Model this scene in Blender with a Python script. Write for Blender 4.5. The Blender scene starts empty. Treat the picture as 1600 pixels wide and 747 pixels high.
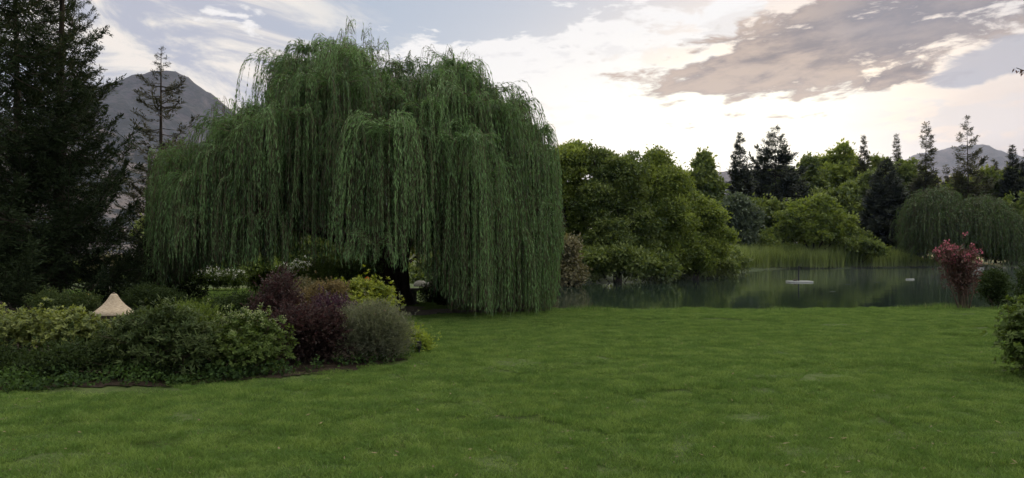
import bpy, math, random
import numpy as np
D = bpy.data
SC = bpy.context.scene
rng = np.random.default_rng(11)
R = math.radians
F = 1256.0            # focal length of the photograph in its own pixels
HZ = 395.0            # row of the horizon
EYE = 1.6

# ------------------------------------------------------------------ camera
cam_d = D.cameras.new('camera'); cam = D.objects.new('camera', cam_d)
SC.collection.objects.link(cam); SC.camera = cam
cam.location = (0, 0, EYE); cam.rotation_euler = (R(90), 0, 0)
cam_d.sensor_width = 36; cam_d.lens = F/1600*36
cam_d.shift_y = (HZ-373.5)/1600
cam_d.clip_start = 0.1; cam_d.clip_end = 40000

# ------------------------------------------------------------------ node helper
class S:
    """a shader socket with arithmetic"""
    def __init__(s, nt, sock): s.nt = nt; s.k = sock
    def _m(s, op, *a):
        n = s.nt.nodes.new('ShaderNodeMath'); n.operation = op
        for i, v in enumerate((s,)+a):
            if isinstance(v, S): s.nt.links.new(v.k, n.inputs[i])
            else: n.inputs[i].default_value = v
        return S(s.nt, n.outputs[0])
    def __add__(s, o): return s._m('ADD', o)
    __radd__ = __add__
    def __mul__(s, o): return s._m('MULTIPLY', o)
    __rmul__ = __mul__
    def __sub__(s, o): return s._m('SUBTRACT', o)
    def __rsub__(s, o): return (s*-1.0)+o
    def __truediv__(s, o): return s._m('DIVIDE', o)
    def f(s, op, *a): return s._m(op, *a)
    def step(s, lo, hi):
        n = s.nt.nodes.new('ShaderNodeMapRange'); n.interpolation_type = 'SMOOTHSTEP'
        s.nt.links.new(s.k, n.inputs[0]); n.inputs[1].default_value = lo; n.inputs[2].default_value = hi
        return S(s.nt, n.outputs[0])
def xyz(nt, x, y, z):
    n = nt.nodes.new('ShaderNodeCombineXYZ')
    for i, v in enumerate((x, y, z)):
        if isinstance(v, S): nt.links.new(v.k, n.inputs[i])
        else: n.inputs[i].default_value = v
    return S(nt, n.outputs[0])
def sep(nt, v):
    n = nt.nodes.new('ShaderNodeSeparateXYZ'); nt.links.new(v.k, n.inputs[0])
    return [S(nt, n.outputs[i]) for i in range(3)]
def noise(nt, v, scale, detail=4, rough=.55, dist=0.0, color=False):
    n = nt.nodes.new('ShaderNodeTexNoise')
    if v is not None: nt.links.new(v.k, n.inputs['Vector'])
    n.inputs['Scale'].default_value = scale; n.inputs['Detail'].default_value = detail
    n.inputs['Roughness'].default_value = rough; n.inputs['Distortion'].default_value = dist
    return S(nt, n.outputs[1 if color else 0])
def mixc(nt, fac, a, b):
    n = nt.nodes.new('ShaderNodeMix'); n.data_type = 'RGBA'
    for i, v in ((0, fac), (6, a), (7, b)):
        if isinstance(v, S): nt.links.new(v.k, n.inputs[i])
        elif i == 0: n.inputs[i].default_value = v
        else: n.inputs[i].default_value = (*v, 1)
    return S(nt, n.outputs[2])

# ------------------------------------------------------------------ sky, sun, exposure
SUN_AZ, SUN_EL = 20.0, 5.2      # degrees right of the view axis, above the horizon
EXPOSURE = 0.9
SKY_STRENGTH = 0.10
w = D.worlds.new('World'); SC.world = w; w.use_nodes = True
nt = w.node_tree; nt.nodes.clear()
tc = nt.nodes.new('ShaderNodeTexCoord')
dirv = S(nt, tc.outputs['Generated'])
dx, dy, dz = sep(nt, dirv)
az = dx.f('ARCTAN2', dy)*57.2958
el = dz.f('ARCSINE')*57.2958
sky = nt.nodes.new('ShaderNodeTexSky'); sky.sky_type = 'NISHITA'; sky.sun_disc = False
sky.sun_elevation = R(SUN_EL); sky.sun_rotation = R(SUN_AZ)
sky.air_density = 1.0; sky.dust_density = 1.5; sky.ozone_density = 1.2
skyc = S(nt, sky.outputs[0])
def AE(px, py):
    a = math.atan((px-800)/F)
    return math.degrees(a), math.degrees(math.atan((HZ-py)/F*math.cos(a)))
def blob(px, py, rx, ry, rot=0.0):
    """1 at the middle of an ellipse in degrees of azimuth and elevation, 0 on its rim, negative outside"""
    a0, e0 = AE(px, py); c, s_ = math.cos(R(rot)), math.sin(R(rot))
    u = (az-a0); v = (el-e0)
    p = (u*c+v*s_)/rx; q = (v*c-u*s_)/ry
    return 1.0-(p*p+q*q).f('SQRT')
def clampn(x, lo=0.0, hi=1.0): return x.f('MAXIMUM', lo).f('MINIMUM', hi)
K = .97/(SKY_STRENGTH*2**EXPOSURE)     # display-linear value -> background colour
def col(r, g, b):
    f = lambda c: ((c/255+.055)/1.055)**2.4 if c > 10 else c/255/12.92
    return (f(r)*K, f(g)*K, f(b)*K)
# noises in direction space, stretched along the horizon
sv = xyz(nt, dx, dy, dz*2.9)
n1 = noise(nt, sv, 17, 8, .60, .3)             # broken cloudlets
sv2 = xyz(nt, dx+dz*-1.6, dy, dz*3.2)
n2 = noise(nt, sv2, 4.2, 9, .6, .35)            # big banks with slanting grain
sv3 = xyz(nt, dx+dz*1.5, dy, dz*2.0)
n3 = noise(nt, sv3, 6.0, 6, .62, .8)            # wisps
base = mixc(nt, .75, skyc, col(172, 187, 210))
# veil on the left: cream and mauve
veil = clampn(blob(255, 100, 17, 13, -12)*1.9+(n3-.5)*2.0)*.95
vc = mixc(nt, n3.step(.40, .60), col(186, 189, 202), col(250, 242, 230))
c1 = mixc(nt, veil, base, vc)
low = 1-el.step(0, 10.5)
c1 = mixc(nt, low*.75, c1, col(228, 222, 216))
stre = clampn(blob(250, 60, 9, 7, -35)*1.6)*n3.step(.50, .63)
c1 = mixc(nt, stre*.85, c1, col(250, 240, 230))
# white broken cloudlets, denser low and to the right
bias = (1-el.step(5, 13))*.15+clampn(blob(980, 150, 20, 8))*.15-clampn(blob(720, 10, 11, 4.0)+.2)*.22+clampn(blob(1080, 30, 8, 3))*.10 \
    -clampn(blob(110, 160, 22, 11)+.25)*.4+clampn(blob(640, 48, 3.6, .9)*2)*.20+clampn(blob(700, 95, 10, 2.6)*2)*.24+clampn(blob(860, 110, 7, 3.5)*2)*.10+clampn(blob(350, 45, 3.5, 3)*2)*.25+clampn(blob(880, 60, 6, 2.0)*2)*.12
cl = (n1+bias+(n2-.5)*.35).step(.53, .64)
c2 = mixc(nt, cl*.93, c1, col(253, 250, 247))
# grey undersides in the cloudlet field
und = (noise(nt, sv, 19, 5, .6)+clampn(blob(960, 130, 16, 6))*.10).step(.60, .72)*cl
c2 = mixc(nt, und*.35, c2, col(205, 203, 208))
# broad white glow round the veiled sun
gx = (az-AE(1150, 195)[0])/11.5; gy = (el-AE(1150, 205)[1])/4.0
glow = ((gx*gx+gy*gy)*-1.0).f('EXPONENT')*(.55+n1*.9)
c3 = mixc(nt, clampn(glow*1.25), c2, tuple(v*1.45 for v in col(255, 248, 226)))
# peach-grey haze low right
lowr = clampn(blob(1600, 190, 13, 6)*1.5+(n2-.5)*1.0)
c3 = mixc(nt, lowr*.7, c3, col(216, 202, 196))
# the long dark cloud bank
dm = blob(1345, 52, 17, 4.0, 9)
dm2 = blob(1200, 100, 8.5, 2.4, 3).f('MAXIMUM', blob(1400, 118, 4, 1.1, 8))
n4 = noise(nt, sv2, 15, 7, .6, .3)
dk = (dm.f('MAXIMUM', dm2)*1.15+(n2-.5)*1.9+(n1-.5)*2.0+(n4-.5)*1.6).step(.14, .50)
dcol = mixc(nt, (n4*.6+n1*.4+(n2-.5)*.4).step(.38, .60), col(126, 116, 114), col(200, 178, 158))
dcol = mixc(nt, blob(1450, 10, 12, 4).step(0, .8)*.7, dcol, col(130, 130, 140))
c4 = mixc(nt, dk*.96, c3, dcol)
dm3 = blob(1580, 88, 5, 1.3, 12)
dk3 = (dm3+(n1-.5)*1.4).step(.0, .3)
c4 = mixc(nt, dk3*.85, c4, col(178, 178, 186))
# bright torn gaps above the bank
gap = (clampn(blob(1120, 25, 9, 2.5))*.9+(n1-.5)*2.0).step(.45, .75)
c5 = mixc(nt, gap*.8, c4, col(252, 250, 248))
# thin bright cover added out of view, overhead and behind, for soft top light
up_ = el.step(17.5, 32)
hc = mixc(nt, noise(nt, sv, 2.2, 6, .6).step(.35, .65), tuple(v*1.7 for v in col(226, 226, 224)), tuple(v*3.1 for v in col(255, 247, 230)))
# unseen cloud added behind and left to dim the foreground, the brighter half of the sky is round the sun
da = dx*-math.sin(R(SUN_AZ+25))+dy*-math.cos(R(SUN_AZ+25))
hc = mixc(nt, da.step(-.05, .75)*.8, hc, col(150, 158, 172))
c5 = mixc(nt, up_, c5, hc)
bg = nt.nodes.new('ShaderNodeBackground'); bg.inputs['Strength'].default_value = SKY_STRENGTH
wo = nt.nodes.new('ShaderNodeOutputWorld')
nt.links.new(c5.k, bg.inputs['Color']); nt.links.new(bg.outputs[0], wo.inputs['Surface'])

sun_d = D.lights.new('sun', 'SUN'); sun = D.objects.new('sun', sun_d); SC.collection.objects.link(sun)
sun_d.energy = 4.2; sun_d.angle = R(3.0); sun_d.color = (1.0, .72, .42)
sun.rotation_euler = (R(90-SUN_EL), 0, R(180-SUN_AZ))    # light travels towards the camera
SC.view_settings.view_transform = 'Standard'; SC.view_settings.look = 'None'
SC.view_settings.exposure = EXPOSURE; SC.view_settings.gamma = 1
cy = SC.cycles
cy.use_denoising = True; cy.max_bounces = 6; cy.diffuse_bounces = 3; cy.glossy_bounces = 3
cy.transmission_bounces = 3; cy.volume_bounces = 0; cy.transparent_max_bounces = 16
cy.caustics_reflective = False; cy.caustics_refractive = False
cy.use_adaptive_sampling = True; cy.adaptive_threshold = 0.01

# ------------------------------------------------------------------ mesh helpers
def P(px, py, Y):
    """a point of the place: the photograph's pixel at distance Y"""
    return np.array([(px-800)/F*Y, Y, EYE+(HZ-py)/F*Y])
def link(o, parent=None):
    SC.collection.objects.link(o)
    if parent is not None: o.parent = parent
    return o
def tag(o, label=None, cat=None, group=None, kind=None):
    if label: o['label'] = label
    if cat: o['category'] = cat
    if group: o['group'] = group
    if kind: o['kind'] = kind
    return o
def empty(name, loc, label, cat, group=None):
    o = D.objects.new(name, None); o.location = tuple(float(v) for v in loc); o.empty_display_size = .3
    link(o); return tag(o, label, cat, group)
class MB:
    """collects vertices, faces, a per-vertex tint and material slots into one mesh"""
    def __init__(s): s.v = []; s.f = {3: [], 4: []}; s.m = {3: [], 4: []}; s.t = []; s.n = 0
    def add(s, v, f, mi=0, tint=.5):
        v = np.asarray(v, float).reshape(-1, 3); f = np.asarray(f, int); k = f.shape[1]
        s.v.append(v); s.f[k].append(f+s.n); s.m[k].append(np.full(len(f), mi))
        s.t.append(np.broadcast_to(np.asarray(tint, float), (len(v),)))
        s.n += len(v)
    def build(s, name, mats, parent=None, origin=(0, 0, 0), smooth=False):
        me = D.meshes.new(name)
        v = np.concatenate(s.v)-np.asarray(origin, float)
        loops, starts, mis = [], [], []; pos = 0
        for k in (3, 4):
            if s.f[k]:
                f = np.concatenate(s.f[k]); loops.append(f.ravel()); starts.append(pos+np.arange(len(f))*k)
                pos += f.size; mis.append(np.concatenate(s.m[k]))
        loops = np.concatenate(loops); starts = np.concatenate(starts); mis = np.concatenate(mis)
        me.vertices.add(len(v)); me.vertices.foreach_set('co', v.ravel().astype(np.float32))
        me.loops.add(len(loops)); me.loops.foreach_set('vertex_index', loops.astype(np.int32))
        me.polygons.add(len(starts)); me.polygons.foreach_set('loop_start', starts.astype(np.int32))
        for m in (mats if isinstance(mats, (list, tuple)) else [mats]): me.materials.append(m)
        me.polygons.foreach_set('material_index', mis.astype(np.int32))
        if smooth: me.polygons.foreach_set('use_smooth', np.ones(len(starts), bool))
        a = me.attributes.new('tint', 'FLOAT', 'POINT'); a.data.foreach_set('value', np.concatenate(s.t).astype(np.float32))
        me.update(calc_edges=True); me.validate()
        o = D.objects.new(name, me); return link(o, parent)
def unit(v): return v/np.maximum(np.linalg.norm(v, axis=-1, keepdims=True), 1e-9)
def rvec(n): return unit(rng.normal(size=(n, 3)))
def leaves(mb, c, d, L, W, tint=.5, nrm=None, mi=0, wide=.45):
    """one rhombic leaf at each point c, along d"""
    n = len(c); d = unit(d)
    if nrm is None: nrm = rvec(n)
    side = unit(np.cross(d, nrm)); L = np.broadcast_to(L, (n,))[:, None]; W = np.broadcast_to(W, (n,))[:, None]
    b = c; t = c+d*L; m = c+d*L*wide
    v = np.stack([b, m-side*W/2, t, m+side*W/2], 1).reshape(-1, 3)
    f = np.arange(4*n).reshape(n, 4)
    mb.add(v, f, mi, np.repeat(np.broadcast_to(tint, (n,)), 4))
def ribbons(mb, paths, W, tint=.5, mi=0):
    """paths n x k x 3: thin two-sided strips"""
    n, k, _ = paths.shape
    d = unit(np.gradient(paths, axis=1)); s = unit(np.cross(d, rvec(n)[:, None, :]))
    W = np.broadcast_to(W, (n, k))[..., None]/2
    v = np.stack([paths-s*W, paths+s*W], 2).reshape(-1, 3)
    i = (np.arange(n)[:, None]*k+np.arange(k-1)[None])*2
    f = np.stack([i, i+1, i+3, i+2], -1).reshape(-1, 4)
    mb.add(v, f, mi, np.repeat(np.broadcast_to(tint, (n,)), 2*k))
def tube(mb, pts, rad, n=8, mi=0, tint=.5, rough=0.0):
    pts = np.asarray(pts, float); k = len(pts); rad = np.broadcast_to(rad, (k,)).astype(float)
    d = unit(np.gradient(pts, axis=0)); a = np.array([0, 0, 1.]) if abs(d[0, 2]) < .9 else np.array([1., 0, 0])
    u = unit(np.cross(d, a)); w_ = np.cross(d, u)
    th = np.arange(n)/n*2*math.pi
    rr = rad[:, None]*(1+rough*rng.normal(size=(k, n)))
    v = pts[:, None]+(np.cos(th)[None, :, None]*u[:, None]+np.sin(th)[None, :, None]*w_[:, None])*rr[..., None]
    i = np.arange(k-1)[:, None]*n+np.arange(n)[None]; j = np.arange(k-1)[:, None]*n+(np.arange(n)[None]+1) % n
    f = np.stack([i, j, j+n, i+n], -1).reshape(-1, 4)
    mb.add(v.reshape(-1, 3), f, mi, tint)
    c = np.concatenate([pts[-1:], v[-1]]); q = np.arange(n)
    mb.add(c, np.stack([np.zeros(n, int), 1+q, 1+(q+1) % n], -1), mi, tint)
def curve(a, b, bend=(0, 0, 0), k=6, wob=0.0):
    t = np.linspace(0, 1, k)[:, None]; a = np.asarray(a, float); b = np.asarray(b, float)
    p = a+(b-a)*t+np.asarray(bend, float)*4*t*(1-t)
    if wob: q = rng.normal(size=p.shape)*wob; q[0] = 0; q[-1] = 0; p = p+q
    return p

# ------------------------------------------------------------------ materials
def mat(name, build):
    m = D.materials.new(name); m.use_nodes = True; t = m.node_tree; t.nodes.clear()
    out = t.nodes.new('ShaderNodeOutputMaterial'); t.links.new(build(t), out.inputs['Surface']); return m
def bsdf(t, base, rough=.7, spec=.3, normal=None, **kw):
    n = t.nodes.new('ShaderNodeBsdfPrincipled')
    if isinstance(base, S): t.links.new(base.k, n.inputs['Base Color'])
    else: n.inputs['Base Color'].default_value = (*base, 1)
    if isinstance(rough, S): t.links.new(rough.k, n.inputs['Roughness'])
    else: n.inputs['Roughness'].default_value = rough
    n.inputs['Specular IOR Level'].default_value = spec
    if normal: t.links.new(normal, n.inputs['Normal'])
    for k_, v in kw.items(): n.inputs[k_].default_value = v
    return n.outputs[0]
def bump(t, h, dist, strength=1.0):
    n = t.nodes.new('ShaderNodeBump'); n.inputs['Distance'].default_value = dist; n.inputs['Strength'].default_value = strength
    t.links.new(h.k, n.inputs['Height']); return n.outputs[0]
def attr(t, name='tint'):
    n = t.nodes.new('ShaderNodeAttribute'); n.attribute_name = name; return S(t, n.outputs['Fac'])
def pos(t):
    n = t.nodes.new('ShaderNodeNewGeometry'); return S(t, n.outputs['Position'])
def leaf_mat(name, a, b, trans=.35, rough=.55, spec=.35, tcol=None):
    """leaf colour runs from a to b with the leaf's own tint"""
    def bld(t):
        c = mixc(t, attr(t).step(0, 1), a, b)
        p = bsdf(t, c, rough, spec)
        tr = t.nodes.new('ShaderNodeBsdfTranslucent')
        tcx = mixc(t, .5, c, tuple(min(1, v*1.5) for v in (tcol or (b[0]*1.2, b[1]*1.2, b[2]*.5))))
        t.links.new(tcx.k, tr.inputs['Color'])
        m = t.nodes.new('ShaderNodeMixShader'); m.inputs[0].default_value = trans
        t.links.new(p, m.inputs[1]); t.links.new(tr.outputs[0], m.inputs[2]); return m.outputs[0]
    return mat(name, bld)
def bark_mat(name, a, b, sc=6):
    def bld(t):
        p = pos(t); x, y, z = sep(t, p); n = noise(t, xyz(t, x, y, z*.25), sc, 6, .65)
        return bsdf(t, mixc(t, n.step(.35, .65), a, b), .9, .15, bump(t, n, .03, .8))
    return mat(name, bld)
M = {}
M['willow'] = leaf_mat('willow_leaf', (.022, .060, .020), (.150, .262, .100), .3, .5, .3)
M['willow_far'] = leaf_mat('far_willow_leaf', (.024, .050, .018), (.068, .112, .036), .3)
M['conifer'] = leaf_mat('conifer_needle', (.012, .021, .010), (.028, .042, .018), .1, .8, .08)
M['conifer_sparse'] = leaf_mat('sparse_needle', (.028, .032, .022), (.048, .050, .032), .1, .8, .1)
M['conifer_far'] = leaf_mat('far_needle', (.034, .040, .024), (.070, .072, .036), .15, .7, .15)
M['conifer_blue'] = leaf_mat('dark_needle', (.024, .034, .026), (.044, .052, .036), .1, .7, .15)
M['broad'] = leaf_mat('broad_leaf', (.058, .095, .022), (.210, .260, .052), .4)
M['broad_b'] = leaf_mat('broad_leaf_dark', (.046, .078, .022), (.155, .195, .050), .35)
M['broad_y'] = leaf_mat('broad_leaf_yellow', (.080, .120, .026), (.180, .225, .045), .4)
M['olive'] = leaf_mat('grey_leaf', (.060, .085, .055), (.105, .135, .085), .3)
M['brownleaf'] = leaf_mat('brownish_leaf', (.090, .090, .045), (.170, .150, .085), .3)
M['bark'] = bark_mat('bark', (.018, .014, .011), (.055, .044, .034))
M['bark_grey'] = bark_mat('bark_grey', (.05, .045, .04), (.12, .105, .09), 10)
M['stem'] = bark_mat('shrub_stem', (.05, .04, .03), (.13, .10, .07), 25)

# ------------------------------------------------------------------ ground
POND = np.array([(-3.6, 30), (-3.0, 27.2), (-1.6, 25.0), (0, 23.9), (4, 23.5), (9, 23.7), (16, 23.4), (30, 22), (60, 20),
                 (160, 60), (125, 150), (92, 133), (58, 114), (33, 103), (25, 88), (17, 72), (11, 61), (4, 57), (0, 50), (-3, 38)], float)
def sdist(X, Y):
    """signed distance to the pond's rim, positive on land"""
    X = np.asarray(X, float); Y = np.asarray(Y, float); sh = X.shape; X = X.ravel(); Y = Y.ravel()
    d = np.full(X.shape, 1e18); ins = np.zeros(X.shape, bool); n = len(POND)
    for i in range(n):
        a = POND[i]; b = POND[(i+1) % n]; e = b-a
        t = np.clip(((X-a[0])*e[0]+(Y-a[1])*e[1])/(e@e), 0, 1)
        d = np.minimum(d, (X-a[0]-e[0]*t)**2+(Y-a[1]-e[1]*t)**2)
        c = ((a[1] > Y) != (b[1] > Y)) & (X < (b[0]-a[0])*(Y-a[1])/((b[1]-a[1]) or 1e-9)+a[0]); ins ^= c
    return np.where(ins, -1, 1).reshape(sh)*np.sqrt(d).reshape(sh)
def vnoise(X, Y, seed=0):
    """smooth value noise, -1..1"""
    X = np.asarray(X, float); Y = np.asarray(Y, float)
    xi = np.floor(X).astype(np.int64); yi = np.floor(Y).astype(np.int64); fx = X-xi; fy = Y-yi
    fx = fx*fx*(3-2*fx); fy = fy*fy*(3-2*fy)
    def h(a, b):
        n = (a*374761393+b*668265263+seed*974634777) & 0xffffffff
        n = ((n ^ (n >> 13))*1274126177) & 0xffffffff
        return ((n ^ (n >> 16)) & 0xffff)/32767.5-1
    return (h(xi, yi)*(1-fx)+h(xi+1, yi)*fx)*(1-fy)+(h(xi, yi+1)*(1-fx)+h(xi+1, yi+1)*fx)*fy
def fbm(X, Y, seed=0, o=4):
    s_ = 0; a = 1.0
    for i in range(o): s_ = s_+a*vnoise(X*2**i+i*17.3, Y*2**i+i*9.1, seed+i); a *= .5
    return s_/2
WATER_Z = -0.5
def gz(X, Y):
    X = np.asarray(X, float); Y = np.asarray(Y, float)
    s_ = sdist(X, Y)
    near = np.exp(-np.maximum(Y-24, 0)/40.0)
    top = fbm(X*1.0, Y*1.5, 3, 3)*.060+vnoise(X*2.1, Y*2.6, 31)*.009+vnoise(X*.16, Y*.16, 5)*.07*np.clip((Y-4)/5, 0, 1)+.0*near
    top = np.where(Y > 40, top-.25*np.clip((Y-40)/15, 0, 1), top)
    bank = WATER_Z+np.clip(s_/1.25, -3, 1)*.52
    k = np.clip((s_-.2)/1.1, 0, 1); k = k*k*(3-2*k)
    return np.where(s_ < 1.3, np.maximum(WATER_Z-1.2, bank*(1-k)+top*k), top)
def ground_mat(t):
    p = pos(t); x, y, z = sep(t, p)
    n = noise(t, p, .55, 6, .6); f = noise(t, p, 14, 5, .7)
    g = mixc(t, n.step(.35, .65), (.030, .055, .014), (.050, .080, .020))
    g = mixc(t, f.step(.3, .75)*.6, g, (.10, .115, .040))
    dry = mixc(t, noise(t, p, .12, 6, .65).step(.4, .6), (.035, .055, .020), (.060, .075, .032))
    dist = (x*x+y*y).f('SQRT')
    g = mixc(t, dist.step(34, 50), g, dry)
    g = mixc(t, dist.step(300, 900), g, (.060, .060, .042))
    return bsdf(t, g, .9, .15, bump(t, f, .03, .6))
M['ground'] = mat('ground', ground_mat)
xs = np.concatenate([-np.geomspace(4100, 17, 60), np.arange(-16.5, 20, .17), np.geomspace(20.2, 5100, 70)])
ys = np.concatenate([-np.geomspace(1400, 4, 14), np.arange(-3, 3, 1.), np.arange(3, 32, .17), np.geomspace(32.3, 5600, 120)])
GX, GY = np.meshgrid(xs, ys)
GZ = gz(GX, GY)
nx, ny = len(xs), len(ys)
q = (np.arange(ny-1)[:, None]*nx+np.arange(nx-1)[None]).ravel()
mb = MB(); mb.add(np.stack([GX, GY, GZ], -1).reshape(-1, 3), np.stack([q, q+1, q+nx+1, q+nx], -1))
tag(mb.build('ground', M['ground'], smooth=True), kind='structure')

def inpoly(X, Y, poly):
    ins = np.zeros(np.shape(X), bool); n = len(poly)
    for i in range(n):
        a = poly[i]; b = poly[(i+1) % n]
        ins ^= ((a[1] > Y) != (b[1] > Y)) & (X < (b[0]-a[0])*(Y-a[1])/((b[1]-a[1]) or 1e-9)+a[0])
    return ins
def patch(name, poly, step, dz, m, rough=.15):
    poly = np.array(poly, float); x0, y0 = poly.min(0)-.3; x1, y1 = poly.max(0)+.3
    X, Y = np.meshgrid(np.arange(x0, x1, step), np.arange(y0, y1, step)); ny_, nx_ = X.shape
    w1 = vnoise(X*2.5, Y*2.5, 9)*rough; w2 = vnoise(X*2.5, Y*2.5, 19)*rough
    keep = inpoly((X+w1)[:-1, :-1], (Y+w2)[:-1, :-1], poly)
    i = (np.arange(ny_-1)[:, None]*nx_+np.arange(nx_-1)[None])[keep]
    mb_ = MB(); mb_.add(np.stack([X, Y, gz(X, Y)+dz], -1).reshape(-1, 3), np.stack([i, i+1, i+nx_+1, i+nx_], -1))
    return tag(mb_.build(name, m, smooth=True), kind='structure')
BED = [(-9.5, 8.6), (-6.5, 8.9), (-5.2, 9.1), (-3.9, 9.5), (-2.9, 10.0), (-2.1, 10.7), (-1.45, 11.7), (-1.35, 12.7), (-1.6, 14.2), (-2.1, 16.2),
       (-3.0, 18.2), (-4.5, 19.6), (-7.5, 21.5), (-9.5, 24), (-14, 27), (-20, 26), (-20, 10)]
def soil_mat(t):
    p = pos(t); n = noise(t, p, 9, 8, .7)
    return bsdf(t, mixc(t, n.step(.3, .7), (.018, .013, .010), (.050, .038, .028)), .95, .1, bump(t, n, .05, .9))
def gravel_mat(t):
    p = pos(t); n = noise(t, p, 2.2, 8, .75); v = noise(t, p, 60, 3, .7)
    return bsdf(t, mixc(t, (n*.6+v*.4).step(.3, .7), (.085, .070, .058), (.185, .160, .135)), .95, .1, bump(t, v, .02, .9))
M['soil'] = mat('soil', soil_mat); M['gravel'] = mat('gravel', gravel_mat)
patch('flower_bed', BED, .09, .012, M['soil'])
patch('path', [(-9.5, 24.8), (-4.5, 20.9), (-3.1, 19.6), (-2.3, 20.4), (-1.2, 21.3), (0.9, 22.0), (.4, 22.8), (-1.4, 22.9), (-3.4, 23.6),
               (-5.5, 24.2), (-8, 26.3)], .09, .012, M['gravel'], .3)

# ------------------------------------------------------------------ water
def water_mat(t):
    p = pos(t); x, y, z = sep(t, p)
    n = noise(t, xyz(t, x, y*1.0, z), .9, 3, .5); n2_ = noise(t, xyz(t, x*.25, y*.6, z), .5, 3, .6)
    h = n*.5+n2_
    mur = noise(t, p, .05, 4, .6)
    return bsdf(t, mixc(t, mur.step(.35, .65), (.013, .025, .017), (.020, .034, .024)), .05, .5, bump(t, h, .020, .5), IOR=1.33)
M['water'] = mat('water', water_mat)
mb = MB()
wx = np.linspace(-8, 170, 30); wy = np.linspace(18, 160, 30); WX, WY = np.meshgrid(wx, wy)
q = (np.arange(29)[:, None]*30+np.arange(29)[None]).ravel()
keep = (sdist(WX, WY)[:-1, :-1] < 16).ravel(); q = q[keep]
mb.add(np.stack([WX, WY, WX*0+WATER_Z], -1).reshape(-1, 3), np.stack([q, q+1, q+31, q+30], -1))
tag(mb.build('pond_water', M['water']), kind='structure')

# ------------------------------------------------------------------ mountains
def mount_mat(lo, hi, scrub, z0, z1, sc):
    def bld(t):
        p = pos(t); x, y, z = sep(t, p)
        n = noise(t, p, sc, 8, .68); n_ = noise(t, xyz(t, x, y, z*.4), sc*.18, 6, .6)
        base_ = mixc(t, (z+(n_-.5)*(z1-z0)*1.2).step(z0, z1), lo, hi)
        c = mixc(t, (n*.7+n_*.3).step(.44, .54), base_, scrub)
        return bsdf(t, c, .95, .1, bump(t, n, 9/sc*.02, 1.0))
    return bld
def mountain(name, ridge, Y, depth, front, m, amp, seed, nxg=260, nyg=110):
    """ridge: photograph pixels of the skyline at distance Y; the slope comes down towards the camera"""
    rp = np.array(ridge, float)
    X0, X1 = (rp[0, 0]-800)/F*Y, (rp[-1, 0]-800)/F*Y
    xg = np.linspace(X0, X1, nxg); yg = np.linspace(-front, depth, nyg)
    X, V = np.meshgrid(xg, yg)
    H = np.interp(X/Y*F+800, rp[:, 0], (HZ-rp[:, 1])/F*Y+EYE)
    k = np.where(V < 0, 1+V/front, 1-V/depth)
    prof = np.where(V < 0, k**1.15, k)
    rid = 1-np.abs(fbm(X/front*5.0+V/front*1.5, V/front*2.2, seed, 5))*1.6
    Z = H*prof*(1-.28*(1-rid)*np.clip(-V/front*6, 0, 1)*np.clip(k*3, 0, 1))+fbm(X/front*26, V/front*26, seed+5, 4)*amp*np.clip(k*3, 0, 1)
    Z = np.where(k <= 0.001, -2, Z)
    q_ = (np.arange(nyg-1)[:, None]*nxg+np.arange(nxg-1)[None]).ravel()
    mb_ = MB(); mb_.add(np.stack([X, Y+V, Z], -1).reshape(-1, 3), np.stack([q_, q_+1, q_+nxg+1, q_+nxg], -1))
    return tag(mb_.build(name, m, smooth=True), kind='structure')
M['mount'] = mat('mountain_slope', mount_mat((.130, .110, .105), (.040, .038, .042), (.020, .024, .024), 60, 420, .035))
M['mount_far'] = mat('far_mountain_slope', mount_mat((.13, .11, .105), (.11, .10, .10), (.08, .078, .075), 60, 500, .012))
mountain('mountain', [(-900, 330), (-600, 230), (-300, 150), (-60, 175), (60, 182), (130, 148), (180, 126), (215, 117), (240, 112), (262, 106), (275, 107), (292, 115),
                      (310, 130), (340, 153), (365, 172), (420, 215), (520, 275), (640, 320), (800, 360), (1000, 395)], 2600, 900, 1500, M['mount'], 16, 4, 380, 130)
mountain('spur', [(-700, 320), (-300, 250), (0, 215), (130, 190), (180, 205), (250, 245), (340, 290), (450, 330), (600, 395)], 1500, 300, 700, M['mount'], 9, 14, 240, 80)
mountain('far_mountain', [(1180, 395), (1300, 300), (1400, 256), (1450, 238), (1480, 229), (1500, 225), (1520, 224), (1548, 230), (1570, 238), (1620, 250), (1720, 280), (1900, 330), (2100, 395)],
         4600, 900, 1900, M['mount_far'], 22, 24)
mountain('hill', [(900, 395), (1000, 300), (1060, 272), (1110, 267), (1150, 266), (1200, 272), (1300, 310), (1400, 395)], 3400, 700, 1200, M['mount_far'], 8, 34, 160, 60)

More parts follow.
